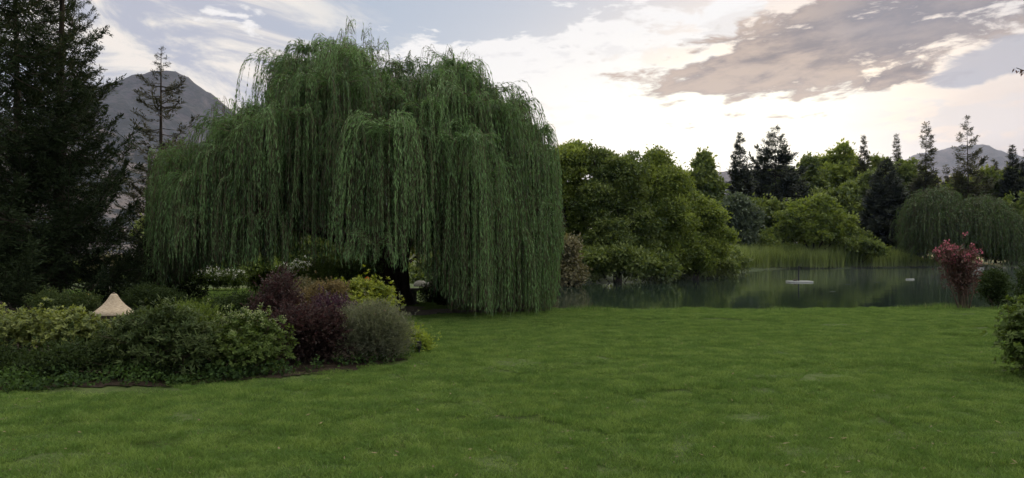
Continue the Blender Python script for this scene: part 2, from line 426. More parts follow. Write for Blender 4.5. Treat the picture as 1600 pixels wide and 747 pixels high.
# ------------------------------------------------------------------ tree builders
def shell_points(lobes, nclump, per, rad, up=.25, inner=.25, flat=1.0):
    """billowing foliage: clumps on the skin of each lobe, leaves through each clump. returns points, outward directions, clump ids"""
    lobes = np.asarray(lobes, float)
    area = (lobes[:, 3]*lobes[:, 4]+lobes[:, 4]*lobes[:, 5]+lobes[:, 3]*lobes[:, 5]); pr = area/area.sum()
    li = rng.choice(len(lobes), nclump, p=pr); L = lobes[li]
    d = rvec(nclump); d[:, 2] += up; d = unit(d)
    k = np.where(rng.random(nclump) < inner, rng.uniform(.35, .9, nclump), rng.uniform(.88, 1.06, nclump))[:, None]
    c = L[:, :3]+d*L[:, 3:6]*k
    cr = rad*rng.uniform(.6, 1.35, nclump)*L[:, 3:6].min(1)/lobes[:, 3:6].min(1).mean()
    n = rng.poisson(per*(cr/cr.mean())**2, nclump); ci = np.repeat(np.arange(nclump), n)
    e = rvec(len(ci)); e[:, 2] = np.where((e[:, 2] < 0) & (rng.random(len(ci)) < .5), -e[:, 2], e[:, 2])
    r = cr[ci]*rng.random(len(ci))**.33
    p = c[ci]+e*r[:, None]*np.array([1, 1, flat])
    return p, unit(e+d[ci]*.5), ci
def broadleaf(name, base, label, cat, lobes, nclump, per, rad, leaf, m, trunk_r, group=None, barkm=None, up=.4, hang=0.0, seed_tint=.3, flat=.62, limbs=7, inner=.3, aspect=.55):
    """lobes in metres relative to the base"""
    e = empty(name, base, label, cat, group); lobes = np.asarray(lobes, float)
    sub = []
    for l in lobes:                                    # each limb's mass breaks up into smaller billows
        sub.append([l[0], l[1], l[2], l[3]*.72, l[4]*.72, l[5]*.72])
        for q in range(7):
            dq = rvec(1)[0]; dq[2] += .35; dq = dq/np.linalg.norm(dq); s = rng.uniform(.34, .56)
            sub.append([*(l[:3]+dq*l[3:6]*(1.06-s)), *(l[3:6]*s*rng.uniform(.85, 1.15, 3))])
    sub = np.array(sub); sub[0::8, 3:6] *= 1.0
    p, d, ci = shell_points(sub, nclump*2, per*.62, rad*.55, up, inner*.6, flat); nclump = nclump*2
    p[:, 2] = np.maximum(p[:, 2], .12)
    ct = rng.normal(.45, seed_tint, nclump); p = p+d*np.abs(rng.normal(0, leaf*.8, (len(p), 1)))*(rng.random((len(p), 1)) < .25)
    dd = unit(d*.6+rvec(len(p))*.7+np.array([0, 0, -hang]))
    s = rng.uniform(.65, 1.35, len(p))*leaf
    mb = MB(); leaves(mb, p, dd, s, s*aspect, np.clip(ct[ci]+rng.normal(0, .22, len(p)), 0, 1), unit(d+rvec(len(p))*.6))
    mb.build('crown', m, e)
    tb = MB(); top = lobes[:, 2].max()*.75; cx, cy_ = (lobes[:, :2]*lobes[:, 3:4]).sum(0)/lobes[:, 3].sum()
    sp = np.array([cx*.3, cy_*.3, top*.35])
    tube(tb, curve((0, 0, -.25), sp, (.1*trunk_r, 0, 0), 6, trunk_r*.12), np.linspace(trunk_r*1.25, trunk_r*.8, 6), 9, rough=.06)
    for i in rng.choice(len(lobes), min(limbs, len(lobes)), replace=False):
        t_ = lobes[i, :3]+np.array([0, 0, lobes[i, 5]*.35])
        tube(tb, curve(sp-(0, 0, .1), t_, (0, 0, -.12*np.linalg.norm(t_-sp)), 7, trunk_r*.2), np.linspace(trunk_r*.6, trunk_r*.1, 7), 6)
    tb.build('trunk', barkm or M['bark'], e)
    return e
def lobes_px(spec, Y, base, dscale=.8):
    """spec: (px, py, radius_px [, vertical radius_px]) at distance Y -> lobes relative to base"""
    out = []
    for s in spec:
        px, py, r = s[:3]; rv = s[3] if len(s) > 3 else r; dy = s[4] if len(s) > 4 else rng.uniform(-.5, .5)*r/F*Y
        c = P(px, py, Y)
        k = (Y+dy)/Y                       # keep its place in the view when it stands nearer or farther
        out.append(((px-800)/F*(Y+dy)-base[0], Y+dy-base[1], EYE+(HZ-py)/F*(Y+dy)-base[2], r/F*Y*k, r/F*Y*dscale, rv/F*Y*k))
    return out
def base_px(px, Y): 
    x = (px-800)/F*Y; return np.array([x, Y, float(gz(x, Y))])

def conifer(name, base, label, H, r0, m, whorls, per, prof=1.0, droop=.12, tip=.12, leaf=.3, sprays=26, group=None, z0=.1, irregular=.25,
            trunk_r=.18, skip=0.0, stemw=.03, density=3, cat='tree', thick=.18, toplead=.04, side=None, spread=.35, build_crown='crown', shape=None, aspect=.32, flat=0.0, jit=.35):
    """whorls of curved boughs carrying flat sprays of needles"""
    e = empty(name, base, label, cat, group)
    tb = MB(); lean = rng.normal(0, .01*H, 2)
    tz = np.linspace(-.2, H, 12); tp = np.stack([lean[0]*(tz/H)**2, lean[1]*(tz/H)**2, tz], -1)
    tube(tb, tp, trunk_r*(1-tz/H).clip(0, 1)**1.1+.006+trunk_r*.015, 8, rough=.05)
    zs, ph, Ls = [], [], []
    for i in range(whorls):
        u = (i+.5)/whorls; u = z0+(1-z0-toplead)*u
        for k in range(per):
            if rng.random() < skip: continue
            uu = np.clip(u+rng.normal(0, jit/whorls), z0, .99)
            env = ((1-uu)**prof if shape is None else np.interp(uu, shape[0], shape[1]))
            L = r0*env*rng.uniform(1-irregular, 1+irregular*.6)
            zs.append(uu*H); ph.append(rng.uniform(0, 2*math.pi)); Ls.append(max(L, .03*r0+.02))
    zs, ph, Ls = map(np.array, (zs, ph, Ls)); n = len(zs)
    if side is not None: Ls = Ls*(1+side*np.cos(ph))
    K_ = 9; t = np.linspace(0, 1, K_)
    dr = droop*rng.uniform(.4, 1.5, n); tp_ = tip*rng.uniform(.4, 1.6, n)
    bx = np.cos(ph)[:, None]*Ls[:, None]*t; by = np.sin(ph)[:, None]*Ls[:, None]*t
    bz = zs[:, None]+Ls[:, None]*(-dr[:, None]*np.sin(t*math.pi*.75)*1.4+tp_[:, None]*t**3*1.6)
    sway = rng.normal(0, .03, (n, K_, 3))*Ls[:, None, None]*t[None, :, None]
    path = np.stack([bx, by, bz], -1)+sway
    path[..., 0] += (lean[0]*(zs/H)**2)[:, None]; path[..., 1] += (lean[1]*(zs/H)**2)[:, None]
    ribbons(tb, path, stemw*(1-.8*t)[None]*np.sqrt(Ls/r0)[:, None].clip(.3, 1)); ribbons(tb, path, stemw*(1-.8*t)[None]*np.sqrt(Ls/r0)[:, None].clip(.3, 1))
    tb.build('trunk', M['bark'], e)
    # sprays: twigs leaving the bough left and right, each with small flat needles pieces
    ns = np.maximum(3, sprays*(Ls/r0)**.75).astype(int); bi = np.repeat(np.arange(n), ns)
    s = rng.random(len(bi))**.75*.85+.15
    idx = s*(K_-1); i0 = np.minimum(idx.astype(int), K_-2); fr = (idx-i0)[:, None]
    pp = path[bi, i0]*(1-fr)+path[bi, i0+1]*fr; dd = unit(path[bi, i0+1]-path[bi, i0])
    sd = np.where(rng.random(len(bi)) < .5, -1, 1)[:, None]*unit(np.cross(dd, [0, 0, 1.]))
    tw = unit(dd*.75+sd*rng.uniform(.2, 1.1, (len(bi), 1))+np.array([0, 0, 1])*rng.normal(-.05, spread, (len(bi), 1)))
    tl = (Ls[bi]*.30*(1.15-s)+leaf*.7*np.clip(Ls[bi]/r0*1.7, .3, 1))*rng.uniform(.6, 1.3, len(bi))
    u = (np.arange(density)+.3)/density
    c = pp[:, None]+tw[:, None]*(tl[:, None]*u)[..., None]
    c = c+rng.normal(0, thick*leaf, c.shape)
    d2 = unit(tw[:, None]+rng.normal(0, .45, c.shape)*np.array([1, 1, 1-flat])+np.array([0, 0, .12*(1-flat)]))
    ct = rng.normal(.45, .22, n)[bi]
    k = c.reshape(-1, 3); L_ = leaf*rng.uniform(.6, 1.3, len(k))
    L_ = L_*np.repeat(np.clip(Ls[bi]/r0*1.7, .50, 1), density)
    mb = MB(); leaves(mb, k, d2.reshape(-1, 3), L_, L_*aspect, np.clip(np.repeat(ct, density)+rng.normal(0, .15, len(k)), 0, 1), unit(rvec(len(k))*(1.05-flat)+np.array([.0, -.5, 1])*flat) if flat else None)
    mb.build(build_crown, m, e)
    return e

def strands(mb, p0, out, reach, rise, drop, step, leafL, leafW, tint, sway=.05, stem=.006, stem_mi=1, leaf_mi=0, arch=1.0):
    """hanging willow shoots: arc up and out from p0 and then straight down by drop"""
    n = len(p0); K_ = 14; t = np.linspace(0, 1, K_)[None]
    hor = 1-np.exp(-t*(5.5 if arch == 1 else 3.6))
    z = rise[:, None]*np.sin(np.minimum(t*5, math.pi/2*2)*1.0).clip(0)-drop[:, None]*((t-.10).clip(0)/.90)**arch
    x = p0[:, None, :]+out[:, None, :]*(reach[:, None]*hor)[..., None]
    wob = rng.normal(0, 1, (n, 3))[:, None, :]*sway*np.sin(t*3+rng.uniform(0, 6, (n, 1)))[..., None]*t[..., None]
    x = x+wob; x[..., 2] = p0[:, 2:3]+z+wob[..., 2]*0
    ribbons(mb, x, stem, .3, stem_mi)
    length = drop+reach; nl = np.maximum(4, (length/step).astype(int)); si = np.repeat(np.arange(n), nl)
    s = rng.random(len(si))*.985; idx = s*(K_-1); i0 = np.minimum(idx.astype(int), K_-2); fr = (idx-i0)[:, None]
    c = x[si, i0]*(1-fr)+x[si, i0+1]*fr; ax = unit(x[si, i0+1]-x[si, i0])
    d = unit(ax*1.0+np.array([0, 0, -.45])+rvec(len(si))*.42)
    L = leafL*rng.uniform(.6, 1.25, len(si))
    leaves(mb, c, d, L, leafW*L/leafL, np.clip(tint[si]+rng.normal(0, .15, len(si)), 0, 1), mi=leaf_mi)

# ------------------------------------------------------------------ the big willow
WY = 24.5
def big_willow():
    base = base_px(609, WY); base[2] -= .02
    e = empty('weeping_willow', base, 'huge spreading weeping willow hanging over lawn and path, widest tree here', 'tree')
    top = np.array([(238, 300), (246, 262), (258, 242), (275, 233), (300, 228), (322, 240), (332, 232), (345, 190), (362, 176), (400, 172), (428, 158), (436, 112), (450, 96), (466, 78), (488, 64), (510, 50),
                    (540, 42), (566, 52), (586, 72), (604, 96), (622, 112), (640, 120), (660, 116), (685, 102), (710, 100), (735, 106), (760, 122), (790, 142),
                    (812, 160), (835, 178), (850, 200), (860, 232), (868, 280), (874, 340)], float); top[:, 1] += np.interp(top[:, 0], [238, 430, 480, 600, 640, 850, 874], [4, 8, 22, 18, 10, 10, 6])
    bot = np.array([(238, 446), (270, 432), (300, 418), (340, 408), (400, 403), (470, 408), (540, 405), (600, 402), (640, 412), (670, 440), (700, 468), (740, 478), (775, 484), (860, 484), (866, 470), (876, 380)], float)
    CX, HW = 557.0, 320.0
    mb = MB()
    def clump_set(n, scale, theta, per, lens, reach, rise, lo=0.0, step=.058, LL=.105, LW=.016, spread=.5, tintm=.5, er=12, push=0.0, arch=1.0):
        px = rng.uniform(244, 871, n)
        s = (px-CX)/HW; th = np.radians(rng.uniform(theta[0], theta[1], n))
        Dp = 5.6*np.sqrt(np.clip(1-s*s, .02, 1))*scale+.3
        Y = WY+Dp*np.sin(th)
        X = (px-800)/F*WY
        # the widest section stands at the trunk's distance; nearer parts keep their place sideways
        zt = EYE+(HZ-np.max([np.interp(px+o_, top[:, 0], top[:, 1]) for o_ in (-er, 0, er)], axis=0))/F*WY
        zf = np.cos(th)**.62
        zl = 2.3
        z = zl+(zt-zl)*zf*(.93 if scale < 1 else 1.0)-rng.random(n)**2*.7*lo
        X = X*np.where(np.sin(th) < 0, (Y/WY)*.92+.08, 1.0)
        c = np.stack([X, Y, z], -1)
        ow = unit(c-np.array([base[0], WY, 3.0])); c = c+ow*np.array([.5, 1, .3])*(rng.normal(0, 1, (n, 1))*push)
        BN = 6; si = np.repeat(np.arange(n), rng.poisson(per/BN*1.05, n)*BN); m = len(si); B = lambda lo_, hi_, j: np.repeat(rng.uniform(lo_, hi_, m//BN), BN)+rng.normal(0, j, m)
        cr = rng.uniform(.25, 1.0, n)*spread
        p0 = c[si]+(np.repeat(rng.normal(0, 1, (m//BN, 3)), BN, 0)+rng.normal(0, .07, (m, 3)))*cr[si][:, None]*np.array([.32, .32, .22])
        p0[:, 2] = np.minimum(p0[:, 2], c[si][:, 2]+.05)
        ph = B(0, 2*math.pi, .12)
        outw = unit(c-np.array([base[0]+.0, WY, 0])); outw[:, 2] = 0
        out = unit(np.stack([np.cos(ph), np.sin(ph), ph*0], -1)*.85+outw[si]*.75)*np.array([1, 1, 0])
        rc = np.abs(B(reach[0], reach[1], .05))*(cr[si]/spread*.7+.4)
        ris = rng.uniform(rise[0], rise[1], m)
        drop = rng.uniform(lens[0], lens[1], n)[si]*B(.6, 1.15, .10).clip(.4)
        ex = p0[:, 0]+out[:, 0]*rc; ey = p0[:, 1]+out[:, 1]*rc
        pxe = ex/ey*F+800
        bpy_ = np.interp(pxe, bot[:, 0], bot[:, 1])+rng.normal(0, 9, m)
        zb = np.maximum(EYE+(HZ-bpy_)/F*ey, .06)
        drop = np.clip(np.minimum(drop, p0[:, 2]-zb), .3, None)
        edge = (pxe > 700)
        # the curtain on the pond side reaches the grass
        full = edge & (rng.random(m) < .40) & (np.sin(th)[si] < .6)
        drop = np.where(full, np.clip(p0[:, 2]-zb, .3, 6.0), drop)
        ok = (p0[:, 2]-drop > -.02) & (pxe > 226) & (pxe < 879)
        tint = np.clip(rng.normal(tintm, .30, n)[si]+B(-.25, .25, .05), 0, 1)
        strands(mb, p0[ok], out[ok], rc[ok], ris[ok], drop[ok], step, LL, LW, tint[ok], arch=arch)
    clump_set(180, .97, (-84, 80), 84, (1.2, 2.9), (.25, 1.5), (.10, .42), spread=.8, er=26, push=.55, arch=1.55, tintm=.6)
    clump_set(200, .90, (-84, 78), 30, (1.5, 3.4), (.2, .9), (.05, .25), tintm=-.15, er=20)  # inset fill: shade between the drapes put into a darker leaf tint
    clump_set(85, 1.0, (-84, -20), 56, (.8, 1.9), (.25, .95), (.1, .35), lo=2.6, tintm=.85, push=.6, spread=.6, er=20, arch=1.6)
    clump_set(130, .93, (-84, -10), 26, (1.2, 2.6), (.35, 1.1), (.1, .35), lo=1.6, tintm=.75)
    clump_set(150, .62, (-80, 75), 26, (2.2, 4.2), (.2, .8), (.05, .2), step=.13, LL=.19, LW=.035, tintm=.3)
    clump_set(120, 1.0, (-24, 24), 9, (.5, 1.3), (.2, .7), (.30, .62), step=.10, spread=.4, er=3)
    clump_set(70, .97, (-82, -40), 46, (2.0, 3.4), (.2, .9), (.08, .3), spread=.7, er=22, push=.3, arch=1.3, tintm=.45)
    # the tall curtain at the pond side
    n = 1500; px = np.where(rng.random(n) < .75, rng.uniform(742, 868, n), rng.uniform(690, 868, n)); Y = rng.uniform(20.8, 26.5, n)
    grp = np.round(px/9)+np.round(Y*1.3)*100; off = vnoise(grp*7.7, grp*3.1, 4)
    px = px+off*4-3; zt = EYE+(HZ-(215+np.clip(868-px, 0, 80)*-.6+np.abs(Y-23.6)*36+rng.uniform(0, 110, n)))/F*24
    X = (px-800)/F*Y
    p0 = np.stack([X, Y, zt], -1); ph = rng.uniform(0, 6.283, n)
    out = np.stack([np.cos(ph), np.sin(ph), ph*0], -1)
    zb = np.maximum(np.interp(px, bot[:, 0], HZ-bot[:, 1]+0)/F*Y+EYE, .05)+rng.exponential(.16, n)+np.abs(off)*.25
    strands(mb, p0, out, rng.uniform(.05, .3, n), rng.uniform(0, .1, n), np.clip(zt-zb, .4, None), .075, .12, .022, np.clip(.62+off*.35+rng.normal(0, .1, n), 0, 1), sway=.04)
    mb.build('crown', [M['willow'], M['stem']], e, base)
    # trunk and limbs
    tb = MB(); b = base
    tube(tb, [b+(0, 0, -.3), b+(0, 0, .05), b+(-.02, 0, .5), b+(-.05, .05, 1.1), b+(-.1, .1, 1.7)], [.95, .78, .64, .62, .72], 16, rough=.05)
    for k in range(7):
        a = k/7*6.283+.3; tube(tb, [b+(math.cos(a)*.3, math.sin(a)*.3, .45), b+(math.cos(a)*.62, math.sin(a)*.75, .05), b+(math.cos(a)*1.1, math.sin(a)*1.1, -.15)], [.2, .17, .06], 7)
    fork = b+(-.1, .1, 1.45)
    for (px, py, dy, r) in ((560, 300, -.8, .26), (520, 200, .6, .24), (470, 330, -1.5, .20), (690, 330, -.6, .30), (640, 220, .5, .26), (740, 260, 1.2, .2), (350, 330, .4, .2),
                            (780, 330, -1.2, .18), (420, 260, 2.5, .18), (600, 250, -3.0, .2), (500, 330, 3.5, .18), (700, 300, 3.5, .18), (300, 350, -1.5, .13)):
        t_ = P(px, py, WY); t_[1] += dy
        tube(tb, curve(fork+rng.normal(0, .12, 3), t_, (0, 0, .35), 8, .06), np.linspace(r, .05, 8), 8, rough=.04)
    # a second slim stem leaning down to the bank behind the curtain
    tube(tb, curve(P(772, 481, 25.2)-(0, 0, .1), P(715, 330, 25), (.1, 0, .2), 8, .03), np.linspace(.16, .09, 8), 7)
    tb2 = MB(); tb2.v = [v-b for v in tb.v]; tb2.f = tb.f; tb2.m = tb.m; tb2.t = tb.t; tb2.n = tb.n
    tb2.build('trunk', M['bark'], e, smooth=True)
big_willow()

# ------------------------------------------------------------------ conifers at the left
for (px, Y, H, r, lab, sd) in ((92, 20.5, 10.9, 2.1, 'dark spruce at the left edge with a bare upright leader and boughs reaching right', .18),
                               (-22, 18.5, 12.5, 2.2, 'dense dark spruce cut off by the left border, in front of the other spruces', .1),
                               (30, 24.5, 12.0, 2.4, 'dark spruce filling the gap behind the two left border spruces', 0)):
    conifer('spruce_tree', base_px(px, Y), lab, H, r, M['conifer'], 44, 7, .55, droop=.22, tip=.22, leaf=.10, sprays=64, z0=.06, irregular=.5,
            trunk_r=.2, skip=.12, stemw=.045, density=11, flat=.45, group='dark spruces at the left', spread=.45, side=sd, aspect=.24,
            shape=((0, .1, .3, .42, .6, .8, .92, 1), ((.8, 1, .9, .60, .42, .28, .15, .03) if sd > .15 else (.9, 1, 1, .95, .8, .55, .3, .05))))
conifer('larch_tree', base_px(251, 34), 'thin see-through conifer with sparse ragged boughs in front of the mountain', 10.35, 1.55, M['conifer_sparse'], 32, 5, 1, droop=.04, tip=.2, leaf=.15,
        sprays=36, z0=.12, irregular=.5, trunk_r=.17, skip=.28, stemw=.06, density=5, spread=.12, aspect=.3, flat=.6, jit=.3, toplead=.0,
        shape=((0, .2, .45, .6, .75, .9, 1), (.85, 1, 1, .9, .72, .36, .08)))
conifer('yew_bush', base_px(215, 26), 'low dark evergreen bush under the left side of the willow', 2.1, 1.5, M['conifer'], 14, 9, .6, leaf=.14, sprays=22, z0=.02, density=5, trunk_r=.06, cat='bush', aspect=.3)
conifer('yew_bush', base_px(262, 27.5), 'dark evergreen bush between the thin conifer and the white flowers', 1.9, 1.3, M['conifer'], 14, 9, .6, leaf=.14, sprays=22, z0=.02, density=5, trunk_r=.06, cat='bush', aspect=.3)

# ------------------------------------------------------------------ broadleaf trees on the far bank, centre
BT = 'broadleaf trees on the far bank'
def bl(px, Y, lab, spec, ncl, per, m, rad=.85, leaf=.21, group=BT, name='broadleaf_tree', cat='tree', tr=.28, **kw):
    b = base_px(px, Y); return broadleaf(name, b, lab, cat, lobes_px(spec, Y, b), max(30, int(ncl*.55)), per*3.0, rad, leaf, m, tr, group, **kw)
bl(885, 60, 'leafy green tree on the far bank directly beside the hanging willow curtain', [(880, 270, 38, 38), (868, 320, 34, 44), (900, 250, 26, 24), (915, 330, 34, 42), (880, 380, 40, 45), (850, 300, 30, 50), (895, 228, 14, 9)], 360, 80, M['broad'])
bl(965, 59, 'tall billowing green tree on the far bank, second from the willow', [(935, 262, 32, 28), (965, 285, 38, 38), (985, 262, 26, 22), (930, 320, 36, 40), (985, 345, 38, 44), (950, 385, 40, 42), (1000, 395, 34, 40), (925, 238, 18, 12)], 420, 80, M['broad_b'])
bl(1035, 62, 'tree with feathery upright top shoots at the middle of the far bank', [(1030, 262, 22, 30), (1030, 300, 36, 38), (1010, 275, 22, 26), (1052, 290, 26, 30), (1040, 345, 40, 40), (1050, 395, 40, 36), (1032, 236, 9, 14), (1008, 246, 8, 12)], 380, 75, M['broad'])
bl(1085, 64, 'rounded bright green tree sloping down to the reeds', [(1070, 320, 28, 26), (1095, 345, 34, 30), (1075, 375, 34, 34), (1120, 372, 28, 22), (1100, 405, 40, 28), (1140, 372, 14, 12)], 340, 75, M['broad_y'] if 0 else M['broad'])
bl(960, 56, 'low bush overhanging the water below the tall trees', [(930, 415, 26, 26), (960, 408, 28, 30), (995, 418, 28, 24), (1030, 424, 26, 20)], 200, 60, M['broad_b'], name='waterside_bush', cat='bush', tr=.1, leaf=.26)
bl(884, 50, 'brownish green bush at the water beside the willow curtain', [(884, 400, 20, 24), (880, 425, 22, 22), (890, 436, 18, 14)], 110, 60, M['brownleaf'], name='waterside_bush', cat='bush', tr=.1, leaf=.22, group=None)
bl(1080, 66, 'low green bush at the far waterline next to the reeds', [(1060, 428, 22, 16), (1095, 426, 26, 16), (1125, 422, 24, 14)], 130, 50, M['broad_b'], name='waterside_bush', cat='bush', tr=.1, leaf=.26)
bl(1150, 86, 'waterside bush where the reeds begin', [(1138, 405, 16, 16), (1155, 412, 16, 12), (1120, 408, 20, 16)], 100, 45, M['broad_b'], name='waterside_bush', cat='bush', tr=.1, leaf=.26, group=None)
# trees hidden behind the willow, seen through its curtain
bl(700, 46, 'shaded bush across the pond behind the willow trunk', [(670, 430, 34, 26), (710, 425, 36, 30), (750, 430, 34, 28), (640, 438, 26, 18)], 200, 50, M['broad_b'], name='waterside_bush', cat='bush', tr=.1, leaf=.2, group=None)
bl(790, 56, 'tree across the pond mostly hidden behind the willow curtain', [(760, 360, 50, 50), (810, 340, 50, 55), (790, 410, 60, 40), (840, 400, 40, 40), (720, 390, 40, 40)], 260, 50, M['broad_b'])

# ------------------------------------------------------------------ far shore, right
FG = 'conifers beyond the reeds'
def fc(px, Y, top, r_px, lab, **kw):
    b = base_px(px, Y); H = EYE+(HZ-top)/F*Y-b[2]
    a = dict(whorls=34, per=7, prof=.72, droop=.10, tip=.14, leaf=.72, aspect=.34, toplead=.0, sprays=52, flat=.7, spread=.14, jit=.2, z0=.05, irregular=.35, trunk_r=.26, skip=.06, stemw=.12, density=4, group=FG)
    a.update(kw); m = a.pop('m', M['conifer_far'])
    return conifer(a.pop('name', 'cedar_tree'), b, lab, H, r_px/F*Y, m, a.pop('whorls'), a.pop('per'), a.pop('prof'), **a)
fc(1156, 135, 207, 32, 'narrow dark conifer with a forked tip just left of the broad cedar', m=M['conifer_blue'])
fc(1212, 140, 197, 52, 'broadest and tallest dark cedar, standing left above the round tree', per=8, prof=.5, m=M['conifer_blue'], whorls=28,
   shape=((0, .3, .55, .75, .9, 1), (.9, 1, .85, .62, .3, .05)))
fc(1352, 150, 211, 26, 'slim dark conifer spire right of the golden backlit tree', prof=.9)
fc(1400, 165, 210, 24, 'small far conifer spire between two taller conifers', prof=.9)
fc(1385, 128, 248, 46, 'large dark pyramid conifer behind the right end of the reeds', per=9, whorls=30, prof=.6, m=M['conifer_blue'], irregular=.15)
fc(1446, 140, 190, 36, 'tall ragged conifer with a bare spire left of the tallest open cedar', per=4)
fc(1514, 140, 180, 48, 'open cedar with long level boughs standing before the far mountain', per=5, whorls=24, irregular=.3, tip=.22, droop=.03, sprays=50, prof=.75)
fc(1478, 150, 257, 17, 'small thin conifer between the two tall ragged ones', per=4, whorls=16)
fc(1495, 150, 268, 15, 'smallest conifer tip just left of the open cedar', per=4, whorls=16)
fc(1555, 145, 250, 22, 'slender dark conifer right of the open cedar', per=5)
fc(1582, 140, 226, 26, 'dark conifer second from the right border', per=6, m=M['conifer_blue'])
fc(1604, 138, 232, 26, 'dark conifer cut by the right border', per=6, m=M['conifer_blue'])
FB = 'broadleaf trees among the far conifers'
def fb(px, Y, lab, spec, m, ncl=170, per=55, leaf=.62, **kw): return bl(px, Y, lab, spec, ncl, per, m, leaf=leaf, group=FB, rad=kw.pop('rad', 1.15), **kw)
fb(1102, 120, 'upright dark tree rising behind the bright green trees', [(1100, 262, 16, 20), (1094, 290, 22, 24), (1108, 300, 20, 26), (1100, 330, 30, 24)], M['broad_b'])
fb(1312, 155, 'golden backlit tree against the brightest sky', [(1312, 244, 18, 16), (1300, 262, 22, 18), (1328, 262, 20, 18), (1312, 290, 34, 26), (1290, 280, 16, 20)], M['broad'])
fb(1262, 150, 'thin drooping tree right of the broad cedar', [(1262, 270, 14, 26), (1275, 285, 16, 22), (1255, 310, 20, 26)], M['broad_b'], ncl=90)
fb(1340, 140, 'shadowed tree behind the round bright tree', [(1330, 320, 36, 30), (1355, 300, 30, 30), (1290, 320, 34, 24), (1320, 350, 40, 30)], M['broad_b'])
fb(1420, 155, 'dark leafy tree behind the pyramid conifer', [(1420, 272, 26, 24), (1375, 262, 20, 20), (1410, 310, 40, 36), (1445, 300, 30, 30)], M['broad_b'])
fb(1480, 145, 'dark leafy tree above the far weeping willow', [(1475, 320, 34, 26), (1505, 308, 30, 24), (1540, 300, 34, 30), (1560, 330, 40, 36), (1600, 320, 36, 40)], M['broad_b'], ncl=240)
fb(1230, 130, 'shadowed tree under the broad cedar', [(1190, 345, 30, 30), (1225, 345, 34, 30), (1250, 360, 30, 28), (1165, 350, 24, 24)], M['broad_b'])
fb(1600, 120, 'dark tree mass at the right border by the water', [(1580, 370, 40, 40), (1620, 350, 50, 60), (1660, 340, 60, 60)], M['broad_b'], ncl=240)
fb(1152, 108, 'grey green rounded bush tree between green trees and cedar', [(1150, 330, 22, 20), (1140, 350, 24, 20), (1166, 348, 22, 20), (1150, 370, 30, 20)], M['olive'], leaf=.45)
fb(1210, 162, 'dark tree filling the gap behind the broad cedar', [(1180, 300, 26, 24), (1215, 290, 28, 24), (1245, 296, 24, 22)], M['broad_b'])
fb(1375, 168, 'dark tree behind the two small conifer spires', [(1345, 282, 24, 22), (1380, 276, 26, 24), (1412, 284, 24, 22)], M['broad_b'])
fb(1540, 165, 'dark tree between the open cedar and the right border', [(1500, 300, 26, 20), (1540, 292, 26, 22), (1580, 290, 28, 26)], M['broad_b'])
bl(1271, 112, 'round dome shaped bright green tree behind the reeds', [(1271, 345, 42, 32, 0), (1245, 352, 32, 26), (1297, 352, 34, 27), (1225, 362, 16, 14), (1318, 362, 18, 16), (1270, 368, 58, 16)], 420, 60, M['broad_y'], rad=.85, leaf=.42, group=None, name='round_tree')
for px, py, lab in ((1180, 385, 'low scrub bush left behind the reeds'), (1215, 392, 'low scrub bush below the round tree, left side'), (1345, 388, 'low scrub bush right of the round tree')):
    bl(px, 110, lab, [(px, py, 20, 14), (px+22, py+3, 18, 12), (px-20, py+3, 18, 12)], 90, 45, M['broad_b'], name='scrub_bush', cat='bush', rad=.6, leaf=.4, tr=.08, group='scrub behind the reeds')
bl(1500, 132, 'dark scrub behind the far weeping willow', [(1425, 385, 26, 20), (1470, 382, 30, 24), (1515, 384, 30, 22), (1560, 382, 30, 24), (1600, 380, 30, 26)], 200, 45, M['broad_b'], name='scrub_bush', cat='bush', rad=.8, leaf=.45, tr=.1, group=None)
bl(1262, 124, 'dark scrub behind the round tree', [(1210, 378, 26, 22), (1250, 374, 28, 26), (1290, 374, 30, 26), (1330, 378, 26, 22)], 170, 45, M['broad_b'], name='scrub_bush', cat='bush', rad=.8, leaf=.45, tr=.1, group=None)
bl(1000, 78, 'dark undergrowth behind the tall green trees on the far bank', [(870, 400, 34, 40), (920, 396, 38, 40), (975, 396, 40, 42), (1030, 398, 40, 38), (1080, 400, 38, 32), (1120, 402, 26, 22)], 260, 45, M['broad_b'], name='scrub_bush', cat='bush', rad=.7, leaf=.32, tr=.1, group=None)
def wood():
    L = []
    for px in np.arange(520, 1800, 24):
        Y = 215+rng.uniform(-15, 15); h = rng.uniform(5, 9.5); L.append([(px-800)/F*Y, Y, h*.45, 3.6, 4, h*.62])
    p, d, ci = shell_points(L, 900, 26, 1.3, .4, .25, .7); p[:, 2] = np.maximum(p[:, 2], -.3)
    s = rng.uniform(.6, 1.3, len(p))*.8; mb = MB(); ct = rng.normal(.4, .25, 900)
    leaves(mb, p, unit(d*.6+rvec(len(p))*.7), s, s*.55, np.clip(ct[ci], 0, 1)); tag(mb.build('woods', M['broad_b']), 'far off wood beyond the pond seen between the trees', 'wood', kind='stuff')
wood()
bl(500, 57, 'dark scrub low beneath the trees behind the garden', [(400, 404, 30, 18), (445, 400, 34, 22), (495, 400, 36, 22), (545, 400, 36, 22), (600, 402, 36, 22)], 200, 45, M['broad_b'], name='scrub_bush', cat='bush', rad=.5, leaf=.25, tr=.1, group=None)
